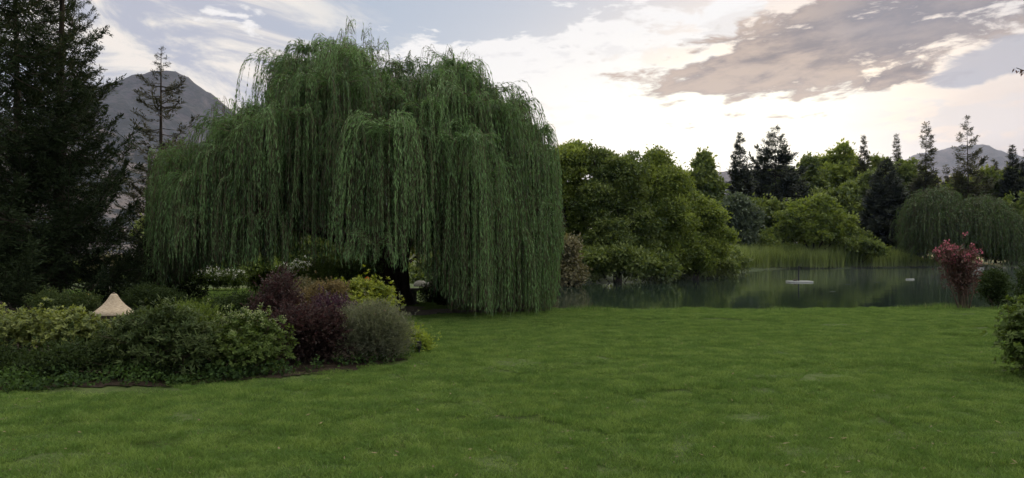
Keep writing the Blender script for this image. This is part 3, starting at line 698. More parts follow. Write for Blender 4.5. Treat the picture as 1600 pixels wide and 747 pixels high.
# far weeping willow
def far_willow():
    Y = 118; b = base_px(1500, Y)
    e = empty('weeping_willow', b, 'distant weeping willow on the far shore behind the pink tree', 'tree')
    top = np.array([(1412, 335), (1425, 310), (1450, 300), (1480, 306), (1500, 312), (1530, 300), (1560, 312), (1585, 340), (1600, 370)], float)
    mb = MB(); n = 420; px = rng.uniform(1414, 1598, n); s = (px-1505)/95; th = np.radians(rng.uniform(-86, 70, n))
    Dp = 8.5*np.sqrt(np.clip(1-s*s, .03, 1)); Yc = Y+Dp*np.sin(th)
    top[:, 1] += rng.uniform(-6, 10, len(top))
    zt = EYE+(HZ-np.interp(px, top[:, 0], top[:, 1]))/F*Y; z = 1.2+(zt-1.2)*np.cos(th)**.5
    si = np.repeat(np.arange(n), 14); m_ = len(si)
    c = np.stack([(px-800)/F*Yc, Yc, z], -1)[si]+rng.normal(0, .35, (m_, 3)); ph = rng.uniform(0, 6.283, m_)
    drop = np.minimum(rng.uniform(2.5, 6, n)[si]*rng.uniform(.6, 1.1, m_), c[:, 2]+.2).clip(.4)
    strands(mb, c, np.stack([np.cos(ph), np.sin(ph), ph*0], -1), rng.uniform(.3, 1.6, m_), rng.uniform(.1, .5, m_), drop, .34, .5, .11, np.clip(rng.normal(.45, .25, n)[si], 0, 1), sway=.12, stem=.02)
    mb.build('crown', [M['willow_far'], M['stem']], e, b)
    tb = MB(); tube(tb, [(0, 0, -.3), (0, 0, 1), (.2, 0, 3)], [.6, .5, .45], 9)
    for k in range(6):
        a = k*1.05; tube(tb, curve((.2, 0, 2.8), (math.cos(a)*5, math.sin(a)*4, 6.5+rng.random()), (0, 0, .8), 6), np.linspace(.3, .06, 6), 6)
    tb.build('trunk', M['bark'], e)
far_willow()
# reeds
def reeds():
    n = 34000; u = rng.random(n)
    sh = np.array([(24.0, 90), (33, 104.2), (45, 109.3), (58, 115.2), (66, 119)], float)
    sx = sh[0, 0]+(sh[-1, 0]-sh[0, 0])*u; sy = np.interp(sx, sh[:, 0], sh[:, 1])
    dep = rng.random(n)**.8*7.5; x = sx-dep*.25+rng.normal(0, .2, n); y = sy+dep-.9
    end = np.clip((66-sx)/12, 0.25, 1)*np.clip((sx-22)/5, .3, 1)
    h = rng.uniform(1.9, 3.1, n)*(1+.12*vnoise(x*.6, y*.6, 3))*end*(.80+.20*np.clip(dep/2.5, 0, 1))*(1+.10*vnoise(x*2.2, y*.5, 13))
    z = np.maximum(gz(x, y), WATER_Z-.3)
    t = np.linspace(0, 1, 4)[None]; lean = rng.normal(0, .14, (n, 2))
    p = np.stack([x[:, None]+lean[:, :1]*h[:, None]*t**2, y[:, None]+lean[:, 1:]*h[:, None]*t**2, z[:, None]+h[:, None]*t], -1)
    mb = MB(); ribbons(mb, p, .075*(1.05-t**2), np.clip(.45+vnoise(x*.35, y*.35, 8)*.3+vnoise(x*2.6, y*1.1, 18)*.45+rng.normal(0, .25, n), 0, 1))
    tag(mb.build('reeds', M['reed']), 'tall green reeds lining the far shore of the pond', 'reeds', kind='stuff')
M['reed'] = leaf_mat('reed_blade', (.050, .080, .026), (.230, .280, .095), .35)
reeds()

# ------------------------------------------------------------------ shrubs and flowers
M['varieg'] = leaf_mat('variegated_leaf', (.055, .085, .025), (.240, .270, .075), .35)
M['oleander'] = leaf_mat('dull_green_leaf', (.028, .050, .014), (.085, .112, .040), .25, .6, .15)
M['viburnum'] = leaf_mat('glossy_leaf', (.038, .066, .014), (.110, .155, .040), .3, .6, .15)
M['palehead'] = leaf_mat('pale_flower_head', (.160, .200, .090), (.300, .330, .190), .3)
M['purple'] = leaf_mat('purple_leaf', (.022, .014, .013), (.070, .046, .038), .25, tcol=(.11, .03, .04))
M['purple_b'] = leaf_mat('violet_leaf', (.030, .016, .024), (.080, .044, .060), .25, tcol=(.11, .03, .06))
M['greygreen'] = leaf_mat('grey_green_sprig', (.085, .100, .060), (.180, .190, .125), .25)
M['dryhead'] = leaf_mat('dry_flower_head', (.150, .105, .085), (.250, .190, .150), .25)
M['lime'] = leaf_mat('lime_leaf', (.120, .170, .025), (.250, .310, .050), .4)
M['yellowgreen'] = leaf_mat('yellow_green_leaf', (.100, .145, .018), (.270, .300, .035), .4)
M['fine_yg'] = leaf_mat('fine_yellow_green_leaf', (.070, .110, .020), (.140, .190, .040), .4)
M['tan'] = leaf_mat('tan_leaf', (.120, .085, .045), (.220, .170, .085), .3)
M['darkleaf'] = leaf_mat('dark_leaf', (.018, .032, .011), (.044, .066, .022), .25, .7, .12)
M['cover'] = leaf_mat('ivy_leaf', (.020, .040, .014), (.060, .105, .026), .25, .75, .1)
M['pink'] = leaf_mat('pink_blossom', (.240, .075, .095), (.420, .180, .210), .35, tcol=(.6, .1, .2))
M['redbrown'] = leaf_mat('red_brown_leaf', (.050, .032, .024), (.135, .066, .055), .3, tcol=(.12, .05, .04))
def flat_mat(name, c, rough=.6, spec=.3): return mat(name, lambda t: bsdf(t, c, rough, spec))
M['white_petal'] = leaf_mat('white_petal', (.62, .62, .58), (.85, .85, .82), .3, tcol=(.6, .6, .55))
M['red_petal'] = leaf_mat('red_petal', (.55, .03, .015), (.85, .12, .03), .3, tcol=(.7, .08, .02))
M['yellow_petal'] = leaf_mat('yellow_petal', (.60, .42, .03), (.80, .62, .08), .3, tcol=(.6, .4, .05))

def shrub(name, px, Y, lab, spec, m, mode='leafy', n=600, per=9, leaf=.05, aspect=.4, cat='shrub', group=None, stems=7, stem_r=.012, heads=None, up=.35, inner=.35, spread=.3, tintsd=.2):
    b = base_px(px, Y); b[2] += .01
    e = empty(name, b, lab, cat, group); L = np.array(lobes_px(spec, Y, b, 1.0)); L[:, 3:6] = np.maximum(L[:, 3:6]-(.13 if mode == 'spike' else .09)*min(1, 14/Y), L[:, 3:6]*.45)
    tufts = []
    for l in L:                                        # uneven smaller tufts break up each mass
        for q in range(4):
            dq = rvec(1)[0]; dq[2] = abs(dq[2])*.8+.1; dq = dq/np.linalg.norm(dq); s = rng.uniform(.28, .5); tufts.append([*(l[:3]+dq*l[3:6]*(1.12-s*.5)), *(l[3:6]*s)])
    L0 = L; L = np.concatenate([L, tufts])
    p, d, ci = shell_points(L, n, 1.0 if mode == 'rosette' else 3.2, .06 if mode == 'rosette' else .07, up, inner)
    p = p+d*np.abs(rng.normal(0, .045, (len(p), 1)))*(1+2*(rng.random((len(p), 1)) < .08))
    ok = p[:, 2] > .03; p, d = p[ok], d[ok]
    k = len(p); si = np.repeat(np.arange(k), per)
    ax = unit(d+np.array([0, 0, .55])+rng.normal(0, .25, (k, 3)))
    ct = np.clip(rng.normal(.45, tintsd, k), 0, 1)
    mb = MB(); m_ = len(si)
    if mode == 'rosette':
        dd = unit(ax[si]*rng.uniform(.1, .9, (m_, 1))+unit(np.cross(ax[si], rvec(m_)))*.9)
        c = p[si]+ax[si]*rng.uniform(-.03, .01, (m_, 1))
        leaves(mb, c, dd, leaf*rng.uniform(.6, 1.25, m_), leaf*aspect*rng.uniform(.8, 1.2, m_), np.clip(ct[si]+rng.normal(0, .15, m_), 0, 1), unit(ax[si]+rvec(m_)*.35), wide=.55)
    elif mode == 'spike':
        t = rng.random((m_, 1)); sl = .09
        c = p[si]+ax[si]*t*sl; dd = unit(ax[si]*1.0+rvec(m_)*.75)
        leaves(mb, c, dd, leaf*rng.uniform(.6, 1.3, m_), leaf*aspect, np.clip(ct[si]+rng.normal(0, .15, m_)+(t[:, 0]-.5)*.2, 0, 1))
    else:
        c = p[si]+rng.normal(0, .035, (m_, 3))*(leaf/.05)**.5; dd = unit(ax[si]*.5+rvec(m_)*spread*2.5)
        leaves(mb, c, dd, leaf*rng.uniform(.6, 1.3, m_), leaf*aspect, np.clip(ct[si]+rng.normal(0, .2, m_), 0, 1))
    # twigs inside
    q = rng.choice(k, min(k, 140), replace=False)
    t = np.linspace(0, 1, 4)[None, :, None]; lc = L0[rng.integers(0, len(L0), len(q)), :3]*np.array([.8, .8, .5])
    mb.build('foliage', m, e)
    sb = MB(); ribbons(sb, lc[:, None]+(p[q]-lc)[:, None]*t+rng.normal(0, .012, (len(q), 4, 3)), .006)
    for i in range(stems):
        l = L0[i % len(L0), :3]*np.array([1, 1, .95]); s0 = np.array([rng.normal(0, .06), rng.normal(0, .06), -.05])+np.array([l[0], l[1], 0])*.25
        tube(sb, curve(s0, l, rng.normal(0, .05, 3)*np.array([1, 1, .3]), 6, .012), np.linspace(stem_r*1.4, stem_r*.5, 6), 6)
    sb.build('stems', M['stem'], e)
    if heads:
        hm, hn, hs, hz = heads[:4]; hname = heads[4] if len(heads) > 4 else 'blossom'; hper = 10
        pr = np.exp((p[:, 2]-p[:, 2].max())/hz)*(d[:, 2] > 0); pr /= pr.sum()
        h = rng.choice(k, min(hn, k//2), replace=False, p=pr); si = np.repeat(h, hper); m_ = len(si)
        c = p[si]+d[si]*.04+rng.normal(0, hs*.6, (m_, 3)); hb = MB()
        leaves(hb, c, unit(rvec(m_)+np.array([0, 0, .8])), hs*rng.uniform(.7, 1.3, m_), hs*.8, rng.random(m_)); hb.build(hname, hm, e)
    return e

shrub('variegated_shrub', 18, 10.7, 'clipped yellow green variegated shrub at the left border of the bed', [(-60, 520, 42, 28), (-10, 518, 42, 27), (30, 519, 34, 26), (60, 514, 32, 24), (44, 500, 16, 10)], M['varieg'], 'rosette', 1400, 9, .055, .45, group='variegated hedge plants', heads=None)
shrub('variegated_shrub', 112, 10.7, 'yellow green variegated shrub with paler tips beside the conical canopy', [(85, 514, 32, 24), (112, 516, 34, 26), (145, 526, 26, 24), (100, 535, 40, 22)], M['varieg'], 'rosette', 1100, 9, .055, .45, group='variegated hedge plants')
shrub('low_dark_shrub', 60, 10.1, 'low dark shrub in the shade under the variegated hedge', [(-40, 580, 45, 22), (10, 578, 45, 24), (60, 580, 42, 22), (110, 578, 44, 26), (160, 578, 40, 26), (200, 590, 34, 18), (262, 588, 34, 18), (310, 585, 34, 20)], M['darkleaf'], 'leafy', 1100, 9, .05, .5, stems=5)
shrub('oleander', 232, 10.2, 'tall dull green narrow leaved shrub on bare forked stems in the bed front', [(216, 526, 38, 32), (254, 514, 40, 34), (292, 520, 32, 32), (185, 540, 32, 32), (240, 548, 54, 34), (298, 552, 38, 34), (322, 535, 28, 28), (236, 498, 16, 16), (266, 490, 18, 14)],
      M['oleander'], 'rosette', 1500, 9, .085, .2, stems=9, stem_r=.016, up=.5)
shrub('fine_shrub', 305, 12.6, 'small soft yellow green shrub behind the narrow leaved shrub', [(290, 500, 26, 18), (318, 504, 24, 20), (300, 520, 34, 20)], M['fine_yg'], 'spike', 520, 12, .04, .25)
shrub('viburnum', 385, 10.5, 'glossy green shrub topped with pale green flower heads', [(365, 515, 30, 26), (392, 508, 28, 22), (412, 530, 30, 30), (342, 545, 30, 32), (432, 548, 28, 28), (384, 556, 48, 32), (350, 572, 30, 18), (425, 572, 28, 16)],
      M['viburnum'], 'rosette', 1000, 9, .06, .42, heads=(M['palehead'], 95, .022, .10, 'flower_heads'), stem_r=.014, up=.4)
shrub('purple_barberry', 478, 11.3, 'dark purple shrub spreading in the middle of the bed', [(472, 518, 34, 28), (505, 520, 32, 28), (440, 532, 26, 28), (480, 548, 44, 26), (520, 542, 26, 26), (440, 505, 20, 20)],
      M['purple'], 'spike', 1150, 12, .038, .45, up=.3)
shrub('purple_barberry', 440, 12.0, 'upright purple brown shrub with a tall thin top, above the other purple shrubs', [(440, 486, 18, 20), (437, 466, 15, 30), (443, 448, 11, 22), (430, 474, 14, 20), (416, 492, 18, 14), (456, 478, 10, 14)],
      M['purple'], 'spike', 330, 9, .036, .45, up=.6)
shrub('purple_barberry', 520, 12.6, 'small violet shrub right of the purple ones, behind the grey green shrub', [(512, 488, 22, 14), (532, 490, 18, 12), (520, 500, 30, 16)], M['purple_b'], 'spike', 380, 12, .036, .45)
shrub('santolina', 590, 11.5, 'rounded grey green shrub with faded brownish flower tips at the bed edge', [(558, 514, 30, 28), (588, 520, 34, 32), (622, 532, 26, 28), (548, 542, 24, 28), (600, 550, 38, 24), (570, 500, 20, 14)],
      M['greygreen'], 'spike', 1500, 12, .034, .16, heads=(M['dryhead'], 120, .012, .12, 'flower_heads'), up=.5)
shrub('lime_shrub', 648, 12.5, 'small bright lime leaved plant at the tip of the bed', [(648, 546, 13, 14), (640, 535, 10, 10), (657, 550, 8, 10)], M['lime'], 'leafy', 150, 9, .05, .6, stems=3)
shrub('euonymus', 575, 15.0, 'bright yellow green shrub behind the grey green one, near the willow trunk', [(532, 466, 26, 22), (566, 460, 28, 22), (594, 466, 26, 22), (612, 480, 18, 20), (560, 484, 48, 20), (518, 474, 18, 18)],
      M['yellowgreen'], 'rosette', 900, 9, .07, .35, up=.6)
shrub('tan_shrub', 505, 14.6, 'faded tan brown shrub between the purple and the yellow green shrubs', [(500, 470, 20, 18), (522, 462, 18, 16), (485, 480, 20, 16)], M['tan'], 'spike', 420, 11, .04, .35)
shrub('tan_shrub', 466, 15.5, 'olive tan shrub just right of the tall purple top', [(470, 462, 18, 18), (462, 478, 22, 18), (482, 452, 10, 12)], M['brownleaf'], 'spike', 360, 11, .04, .35)
shrub('dark_shrub', 385, 15.0, 'dark sprawling bush in front of the small sunk lawn', [(360, 482, 26, 12), (392, 476, 26, 13), (415, 470, 18, 14), (340, 488, 22, 12), (385, 490, 40, 14)], M['darkleaf'], 'leafy', 420, 10, .055, .4)
shrub('dark_shrub', 240, 16.5, 'dark bush right of the conical canopy', [(225, 470, 26, 16), (255, 476, 26, 16), (280, 480, 18, 12)], M['darkleaf'], 'leafy', 380, 10, .055, .4)
shrub('dark_shrub', 125, 16.5, 'dark green bush left of the conical canopy', [(135, 478, 22, 14), (110, 480, 24, 16), (80, 480, 24, 18)], M['oleander'], 'leafy', 380, 10, .055, .4, heads=(M['yellow_petal'], 3, .03, .05))
shrub('leafy_shrub', 495, 20.5, 'light green bush under the willow left of the trunk', [(490, 436, 20, 16), (515, 428, 20, 16), (500, 450, 34, 16)], M['fine_yg'], 'leafy', 420, 10, .07, .4)
shrub('leafy_shrub', 550, 21.0, 'mid green bush touching the left side of the willow trunk', [(545, 432, 24, 18), (575, 430, 20, 18), (560, 450, 36, 16)], M['viburnum'], 'leafy', 440, 10, .07, .4)
shrub('leafy_shrub', 400, 27.0, 'green bush behind the sunk lawn', [(405, 444, 14, 10), (420, 440, 14, 11)], M['fine_yg'], 'leafy', 260, 10, .09, .4)
for i, (px, w_) in enumerate(((308, 16), (336, 16), (364, 15))):
    shrub('white_flower_bush', px, 33, ('white flowering bush at the left end of the row behind the sunk lawn', 'middle white flowering bush behind the sunk lawn', 'white flowering bush at the right end of the row behind the sunk lawn')[i],
          [(px, 436, w_, 10), (px+10, 438, w_-4, 9)], M['viburnum'], 'leafy', 260, 9, .08, .4, group='white flower bushes', heads=(M['white_petal'], 120, .055, .22), stems=3)
for i, px in enumerate((447, 474)):
    shrub('white_flower_bush', px, 30, ('white flowering bush behind the tall purple top', 'white flowering bush left of the light green bush')[i], [(px, 428, 14, 11), (px+8, 436, 14, 10)], M['viburnum'], 'leafy', 220, 9, .08, .4,
          group='white flower bushes', heads=(M['white_petal'], 110, .055, .22), stems=3)
shrub('dark_shrub', 700, 26.3, 'dark bush on the bank right of the stone bench', [(672, 462, 14, 16), (692, 458, 18, 18), (715, 464, 18, 16), (690, 474, 26, 12)], M['darkleaf'], 'leafy', 420, 10, .07, .4)
def canna(px, py, Y, lab):
    b = base_px(px, Y); e = empty('canna_lily', b, lab, 'flower', 'red flowers by the willow trunk'); H = P(px, py, Y)[2]-b[2]
    sb = MB(); tube(sb, curve((0, 0, -.05), (.02, 0, H-.12), (.02, 0, 0), 5), [.012, .010, .009, .008, .006], 6); sb.build('stem', M['viburnum'], e)
    lb = MB(); n = 11; z = np.linspace(.1, H*.7, n); ph = rng.uniform(0, 6.28, n); leaves(lb, np.stack([z*0, z*0, z], -1), np.stack([np.cos(ph), np.sin(ph), ph*0+1.1], -1), .34, .09, .5); lb.build('leaf', M['viburnum'], e)
    pb = MB(); n = 11; c = np.array([.02, 0, H-.12])+rng.normal(0, .022, (n, 3))*np.array([1, 1, 1.6]); leaves(pb, c, unit(rvec(n)+np.array([0, 0, 1.1])), .075, .04, rng.random(n)); pb.build('blossom', M['red_petal'], e)
canna(573, 428, 16.5, 'taller red flower standing against the willow trunk'); canna(559, 441, 16.3, 'shorter orange red flower left of the taller one')

def cover():
    n = 5200; X = rng.uniform(-9.3, -1.3, n*5); Y = rng.uniform(8.6, 13.5, n*5)
    edge = inpoly(X, Y, BED) & ~inpoly(X+.1, Y-.75-.4*np.abs(vnoise(X*2, Y*2, 3)), BED); keep = edge & (rng.random(n*5) < np.clip(.13+.42*vnoise(X*1.3, Y*1.3, 44), .03, 1))
    X, Y = X[keep][:n], Y[keep][:n]; m = len(X); h = rng.uniform(.03, .15, m)*(1+.6*vnoise(X*2.2, Y*2.2, 7)); si = np.repeat(np.arange(m), 7); k = len(si)
    c = np.stack([X, Y, gz(X, Y)+h], -1)[si]+rng.normal(0, .03, (k, 3)); c[:, 2] = np.maximum(c[:, 2], gz(c[:, 0], c[:, 1])+.01)
    mb = MB(); leaves(mb, c, unit(rvec(k)+np.array([0, -.2, .5])), rng.uniform(.03, .065, k), .035, np.clip(.4+vnoise(X*1.5, Y*1.5, 2)[si]*.35+rng.normal(0, .2, k), 0, 1), unit(rvec(k)*.6+np.array([0, -.3, 1])))
    tag(mb.build('ground_cover', M['cover']), 'low leafy ground cover along the front edge of the bed', 'ground cover', kind='stuff')
cover()

# pink crape myrtle on the lawn's edge
shrub('crape_myrtle', 1508, 22.0, 'small upright tree with pink blossom on the lawn edge before the pond', [(1498, 436, 13, 20), (1513, 446, 10, 18), (1497, 412, 17, 13), (1486, 402, 13, 10), (1476, 392, 8, 9), (1516, 408, 10, 12), (1508, 462, 9, 12), (1469, 382, 5, 6), (1520, 386, 5, 10), (1507, 374, 6, 8), (1524, 372, 4, 6), (1508, 424, 12, 12)],
      M['redbrown'], 'leafy', 135, 7, .085, .5, cat='tree', stems=12, stem_r=.016, spread=.5, heads=(M['pink'], 62, .055, .28, 'blossom'), up=.6)
shrub('lawn_shrub', 1553, 22.6, 'small dark shrub beside the pink tree at the lawn edge', [(1554, 446, 12, 14), (1545, 458, 10, 9), (1562, 468, 9, 10), (1540, 442, 5, 6)], M['darkleaf'], 'leafy', 150, 9, .08, .45, stems=4)
shrub('right_shrub', 1612, 10.2, 'dark glossy shrub cut by the right border on the lawn', [(1590, 500, 26, 24), (1612, 480, 24, 24), (1578, 520, 22, 24), (1600, 545, 38, 34), (1640, 530, 50, 50), (1590, 570, 26, 24), (1640, 575, 50, 30), (1596, 478, 10, 16)],
      M['viburnum'], 'rosette', 1300, 9, .07, .45, up=.4)
shrub('right_shrub', 1606, 16.0, 'dark bush at the right border above the glossy shrub', [(1598, 432, 14, 18), (1612, 450, 22, 26), (1640, 440, 30, 40), (1625, 480, 30, 30)], M['darkleaf'], 'leafy', 420, 9, .07, .45)
# a red leaved tree mostly outside the frame, one twig coming in
def plum():
    Y = 12.0; b = base_px(1775, Y); e = empty('plum_tree', b, 'red leaved twig tip reaching in at the upper right border', 'tree')
    tip = P(1588, 106, Y)-b; tb = MB(); tube(tb, [(0, 0, -.2), (0, 0, 1), (.05, 0, 2.2), (.1, 0, 3.2)], [.11, .09, .08, .06], 9)
    cr = MB(); ends = [tip, np.array([-.5, .6, 5]), np.array([.5, -.4, 5.2]), np.array([.9, .5, 4.6]), np.array([.1, .9, 4.9])]
    for t_ in ends:
        c = curve((.07, 0, 2.4), t_, (0, 0, .35), 8); tube(tb, c, np.linspace(.035, .005, 8), 6)
        k = 12 if t_ is tip else 160; s = rng.uniform(.93 if t_ is tip else .5, 1, k); pt = np.stack([np.interp(s*7, np.arange(8), c[:, i]) for i in range(3)], -1)
        leaves(cr, pt+rng.normal(0, .02 if t_ is tip else .16, (k, 3)), unit(rvec(k)*.7+np.array([-.2, 0, -.8])), .07, .03, rng.random(k))
    tb.build('trunk', M['bark'], e); cr.build('crown', M['redbrown'], e)
plum()

# ------------------------------------------------------------------ background planting at the left
bl(330, 62, 'dim tree row behind the white flowers, left', [(250, 370, 40, 34), (300, 365, 40, 36), (350, 370, 40, 34)], 220, 50, M['broad_b'], leaf=.3, group='trees beyond the garden')
bl(480, 62, 'dim tree behind the willow, between trunk and white flowers', [(410, 366, 40, 38), (470, 362, 44, 40), (530, 366, 40, 38)], 220, 50, M['broad_b'], leaf=.3, group='trees beyond the garden')
bl(620, 62, 'dim tree behind the willow trunk', [(590, 370, 40, 40), (640, 366, 44, 42), (690, 370, 40, 40)], 220, 50, M['broad_b'], leaf=.3, group='trees beyond the garden')
bl(165, 48, 'olive bush beneath the mountain, right of the dark spruces', [(140, 428, 26, 16), (170, 422, 24, 18), (200, 430, 26, 18), (230, 428, 20, 18)], 160, 55, M['brownleaf'], name='garden_bush', cat='bush', leaf=.18, tr=.06, group=None)
bl(320, 42, 'straw coloured bush behind the white flowering row', [(290, 424, 20, 14), (325, 420, 24, 14), (365, 424, 24, 14), (400, 424, 22, 16)], 200, 55, M['fine_yg'], name='garden_bush', cat='bush', leaf=.15, tr=.06, group=None)
bl(60, 46, 'bush in deep shade behind the spruces at the left border', [(20, 420, 40, 30), (80, 424, 40, 26), (-40, 410, 40, 40)], 160, 50, M['broad_b'], name='garden_bush', cat='bush', leaf=.2, tr=.06, group=None)
bl(820, 45, 'bush across the water behind the willow curtain', [(790, 430, 26, 24), (830, 432, 26, 22)], 120, 50, M['broad_b'], name='waterside_bush', cat='bush', leaf=.2, tr=.06, group=None)  if 0 else None

# ------------------------------------------------------------------ small things
def lathe(mb, prof, n=24, tint=.5, mi=0):
    prof = np.array(prof, float); k = len(prof); th = np.arange(n)/n*2*math.pi
    v = np.stack([prof[:, None, 0]*np.cos(th), prof[:, None, 0]*np.sin(th), np.broadcast_to(prof[:, None, 1], (k, n))], -1)
    i = np.arange(k-1)[:, None]*n+np.arange(n)[None]; j = np.arange(k-1)[:, None]*n+(np.arange(n)[None]+1) % n
    mb.add(v.reshape(-1, 3), np.stack([i, j, j+n, i+n], -1).reshape(-1, 4), mi, tint)
def box(mb, c, s, bev=.1, rot=0.0, jit=0.0):
    c = np.array(c, float); s = np.array(s, float)/2; b = bev*min(s)
    rings = []
    for z, k in ((-s[2], b), (-s[2]+b, 0), (s[2]-b, 0), (s[2], b)):
        x, y = s[0]-k, s[1]-k; q = b
        rings.append([(x-q, -y, z), (x, -y+q, z), (x, y-q, z), (x-q, y, z), (-x+q, y, z), (-x, y-q, z), (-x, -y+q, z), (-x+q, -y, z)])
    v = np.array(rings).reshape(-1, 3)+rng.normal(0, jit, (32, 3)); co, si = math.cos(rot), math.sin(rot)
    v = np.stack([v[:, 0]*co-v[:, 1]*si, v[:, 0]*si+v[:, 1]*co, v[:, 2]], -1)+c
    f = [(r*8+i, r*8+(i+1) % 8, (r+1)*8+(i+1) % 8, (r+1)*8+i) for r in range(3) for i in range(8)]
    for r, o_ in ((0, -1), (3, 1)):
        a = r*8; f += [tuple(a+np.array(q)[::o_]) for q in ((0, 1, 2, 3), (4, 5, 6, 7), (0, 3, 4, 7))]
    mb.add(v, f)
def cloth_mat(t):
    p = pos(t); x, y, z = sep(t, p); n = noise(t, xyz(t, x*1, y*1, z*5), 22, 6, .7)
    return bsdf(t, mixc(t, n.step(.3, .7), (.30, .24, .17), (.52, .43, .33)), .9, .1, bump(t, n, .02, .7))
M['straw'] = mat('straw', cloth_mat); M['wood'] = bark_mat('weathered_wood', (.05, .04, .03), (.13, .11, .09), 12)
M['paint'] = flat_mat('white_paint', (.36, .37, .36)); M['float_top'] = flat_mat('float_deck', (.16, .17, .17), .5); M['dark_metal'] = flat_mat('dark_metal', (.02, .02, .022), .4, .5)
def stone_mat(t):
    p = pos(t); n = noise(t, p, 7, 8, .65); return bsdf(t, mixc(t, n.step(.3, .7), (.16, .15, .14), (.34, .32, .29)), .85, .2, bump(t, n, .02, .8))
M['stone'] = mat('stone', stone_mat); M['rock'] = flat_mat('bank_stone', (.13, .125, .11), .9, .1)
def canopy():
    Y = 13.2; b = base_px(178, Y); e = empty('garden_canopy', b, 'pale straw conical canopy with flared rim behind the hedge', 'canopy')
    z = lambda py: P(178, py, Y)[2]-b[2]; r = lambda w_: w_/F*Y
    prof = [(0, z(459)), (r(3.5), z(459)), (r(5.5), z(461)), (r(7), z(464)), (r(11), z(470)), (r(17), z(477)), (r(25), z(484)), (r(35), z(490.5)), (r(34), z(491.5)), (r(16), z(480)), (0, z(466))]
    m = MB(); lathe(m, prof, 40); m.build('canopy', M['straw'], e, smooth=False)
    m = MB(); tube(m, [(0, 0, -.1), (0, 0, z(463))], [.022, .02], 10); m.build('pole', M['wood'], e)
    m = MB(); lathe(m, [(0, z(456.5)), (.018, z(457)), (.024, z(458)), (.016, z(459.2)), (0, z(459.4))], 12); m.build('finial', M['wood'], e)
canopy()
def bench():
    b = base_px(632, 26.2); e = empty('stone_bench', b, 'pale stone slab bench beside the foot of the big willow', 'bench')
    m = MB(); box(m, (0, 0, .43), (.95, .42, .09), .3, jit=.006); m.build('seat', M['stone'], e)
    for s in (-.3, .3):
        m = MB(); box(m, (s, 0, .18), (.16, .34, .41), .15, jit=.005); m.build('leg', M['stone'], e)
bench()
def floats():
    b = np.array([(1249-800)/F*57.5, 57.5, WATER_Z]); e = empty('fishing_float', b, 'small floating platform with an upright dark post on the pond', 'platform')
    m = MB(); box(m, (0, 0, .05), (1.5, 1.1, .07), .3); m.build('deck', M['float_top'], e)
    m = MB(); box(m, (0, -.56, .03), (1.56, .05, .12), .2); box(m, (0, .56, .03), (1.56, .05, .12), .2); box(m, (-.78, 0, .03), (.05, 1.06, .12), .2); box(m, (.78, 0, .03), (.05, 1.06, .12), .2); m.build('rim', M['paint'], e)
    m = MB(); tube(m, [(-.05, 0, .05), (-.05, 0, .5), (-.04, 0, 1.15)], [.05, .045, .04], 8); m.build('post', M['dark_metal'], e)
    m = MB(); box(m, (-.3, 0, .13), (.22, .3, .12), .2); m.build('box', M['wood'], e)
    b = np.array([(1422-800)/F*63, 63, WATER_Z]); m = MB(); box(m, (b[0], b[1], WATER_Z+.03), (.62, .2, .08), .3, .1)
    tag(m.build('floating_board', M['paint']), 'white board floating on the dark water left of the pink tree', 'board')
    for i, (px, py, w_) in enumerate(((1365, 425.5, .5), (1371, 441, .45), (1325, 444.6, .35), (1300, 456, .3))):
        Y = 2.1*F/(py-HZ); c = ((px-800)/F*Y, Y, WATER_Z+.012); m = MB(); th = np.arange(10)/10*6.283; rr = w_*(.5+.08*rng.normal(size=10))
        v = np.concatenate([[c], np.stack([c[0]+np.cos(th)*rr, c[1]+np.sin(th)*rr, np.full(10, c[2])], -1), np.stack([c[0]+np.cos(th)*rr, c[1]+np.sin(th)*rr, np.full(10, c[2]-.01)], -1)])
        q_ = np.arange(10); m.add(v, np.stack([q_*0, 1+q_, 1+(q_+1) % 10], -1)); m.add(v[1:], np.stack([q_, q_+10, (q_+1) % 10+10, (q_+1) % 10], -1))
        tag(m.build('lily_pad', M['olive']), ('floating leaf patch farthest out, near the reeds', 'floating leaf patch nearest to the white board', 'floating leaf patch between the platform and the white board', 'floating leaf patch closest to the lawn')[i], 'water plant', 'floating leaf patches')
floats()
def rocks():
    for i in range(9):
        px = 655+i*14+rng.normal(0, 3); Y = 37.0+rng.normal(0, .3)+abs(i-5)*.15; m = MB(); r = rng.uniform(.16, .34)
        x = (px-800)/F*Y; th = np.arange(10)/10*6.283; lv = [(-.6, .9), (0, 1.05), (.45, .8), (.7, .35)]
        v = np.array([[math.cos(a)*k*1.3, math.sin(a)*k, z] for z, k in lv for a in th])*r*(1+.10*rng.normal(size=(40, 1))); v = np.concatenate([v, [[0, 0, .75*r]]])+np.array([x, Y, max(float(gz(x, Y)), WATER_Z)+r*.3])
        f = [(a*10+j, a*10+(j+1) % 10, (a+1)*10+(j+1) % 10, (a+1)*10+j) for a in range(3) for j in range(10)]; m.add(v, f); m.add(v, [(30+j, 30+(j+1) % 10, 40) for j in range(10)])
        tag(m.build('bank_rock', M['rock'], smooth=True), 'grey rock in the line along the far bank behind the willow shoots', 'rock', 'rocks on the far bank')
rocks()
def lamp(px, py, Y, lab, h):
    b = base_px(px, Y); e = empty('garden_spotlight', b, lab, 'garden light'); m = MB(); tube(m, [(0, 0, -.08), (0, 0, h*.5)], [.012, .012], 8); m.build('stake', M['dark_metal'], e)
    m = MB(); tube(m, [(0, 0, h*.45), (0, 0, h*.5), (0, 0, h)], [.02, .032, .036], 12); m.build('head', M['dark_metal'], e)
lamp(655, 545, 12.1, 'small black garden spotlight on a stake at the bed tip', .22)
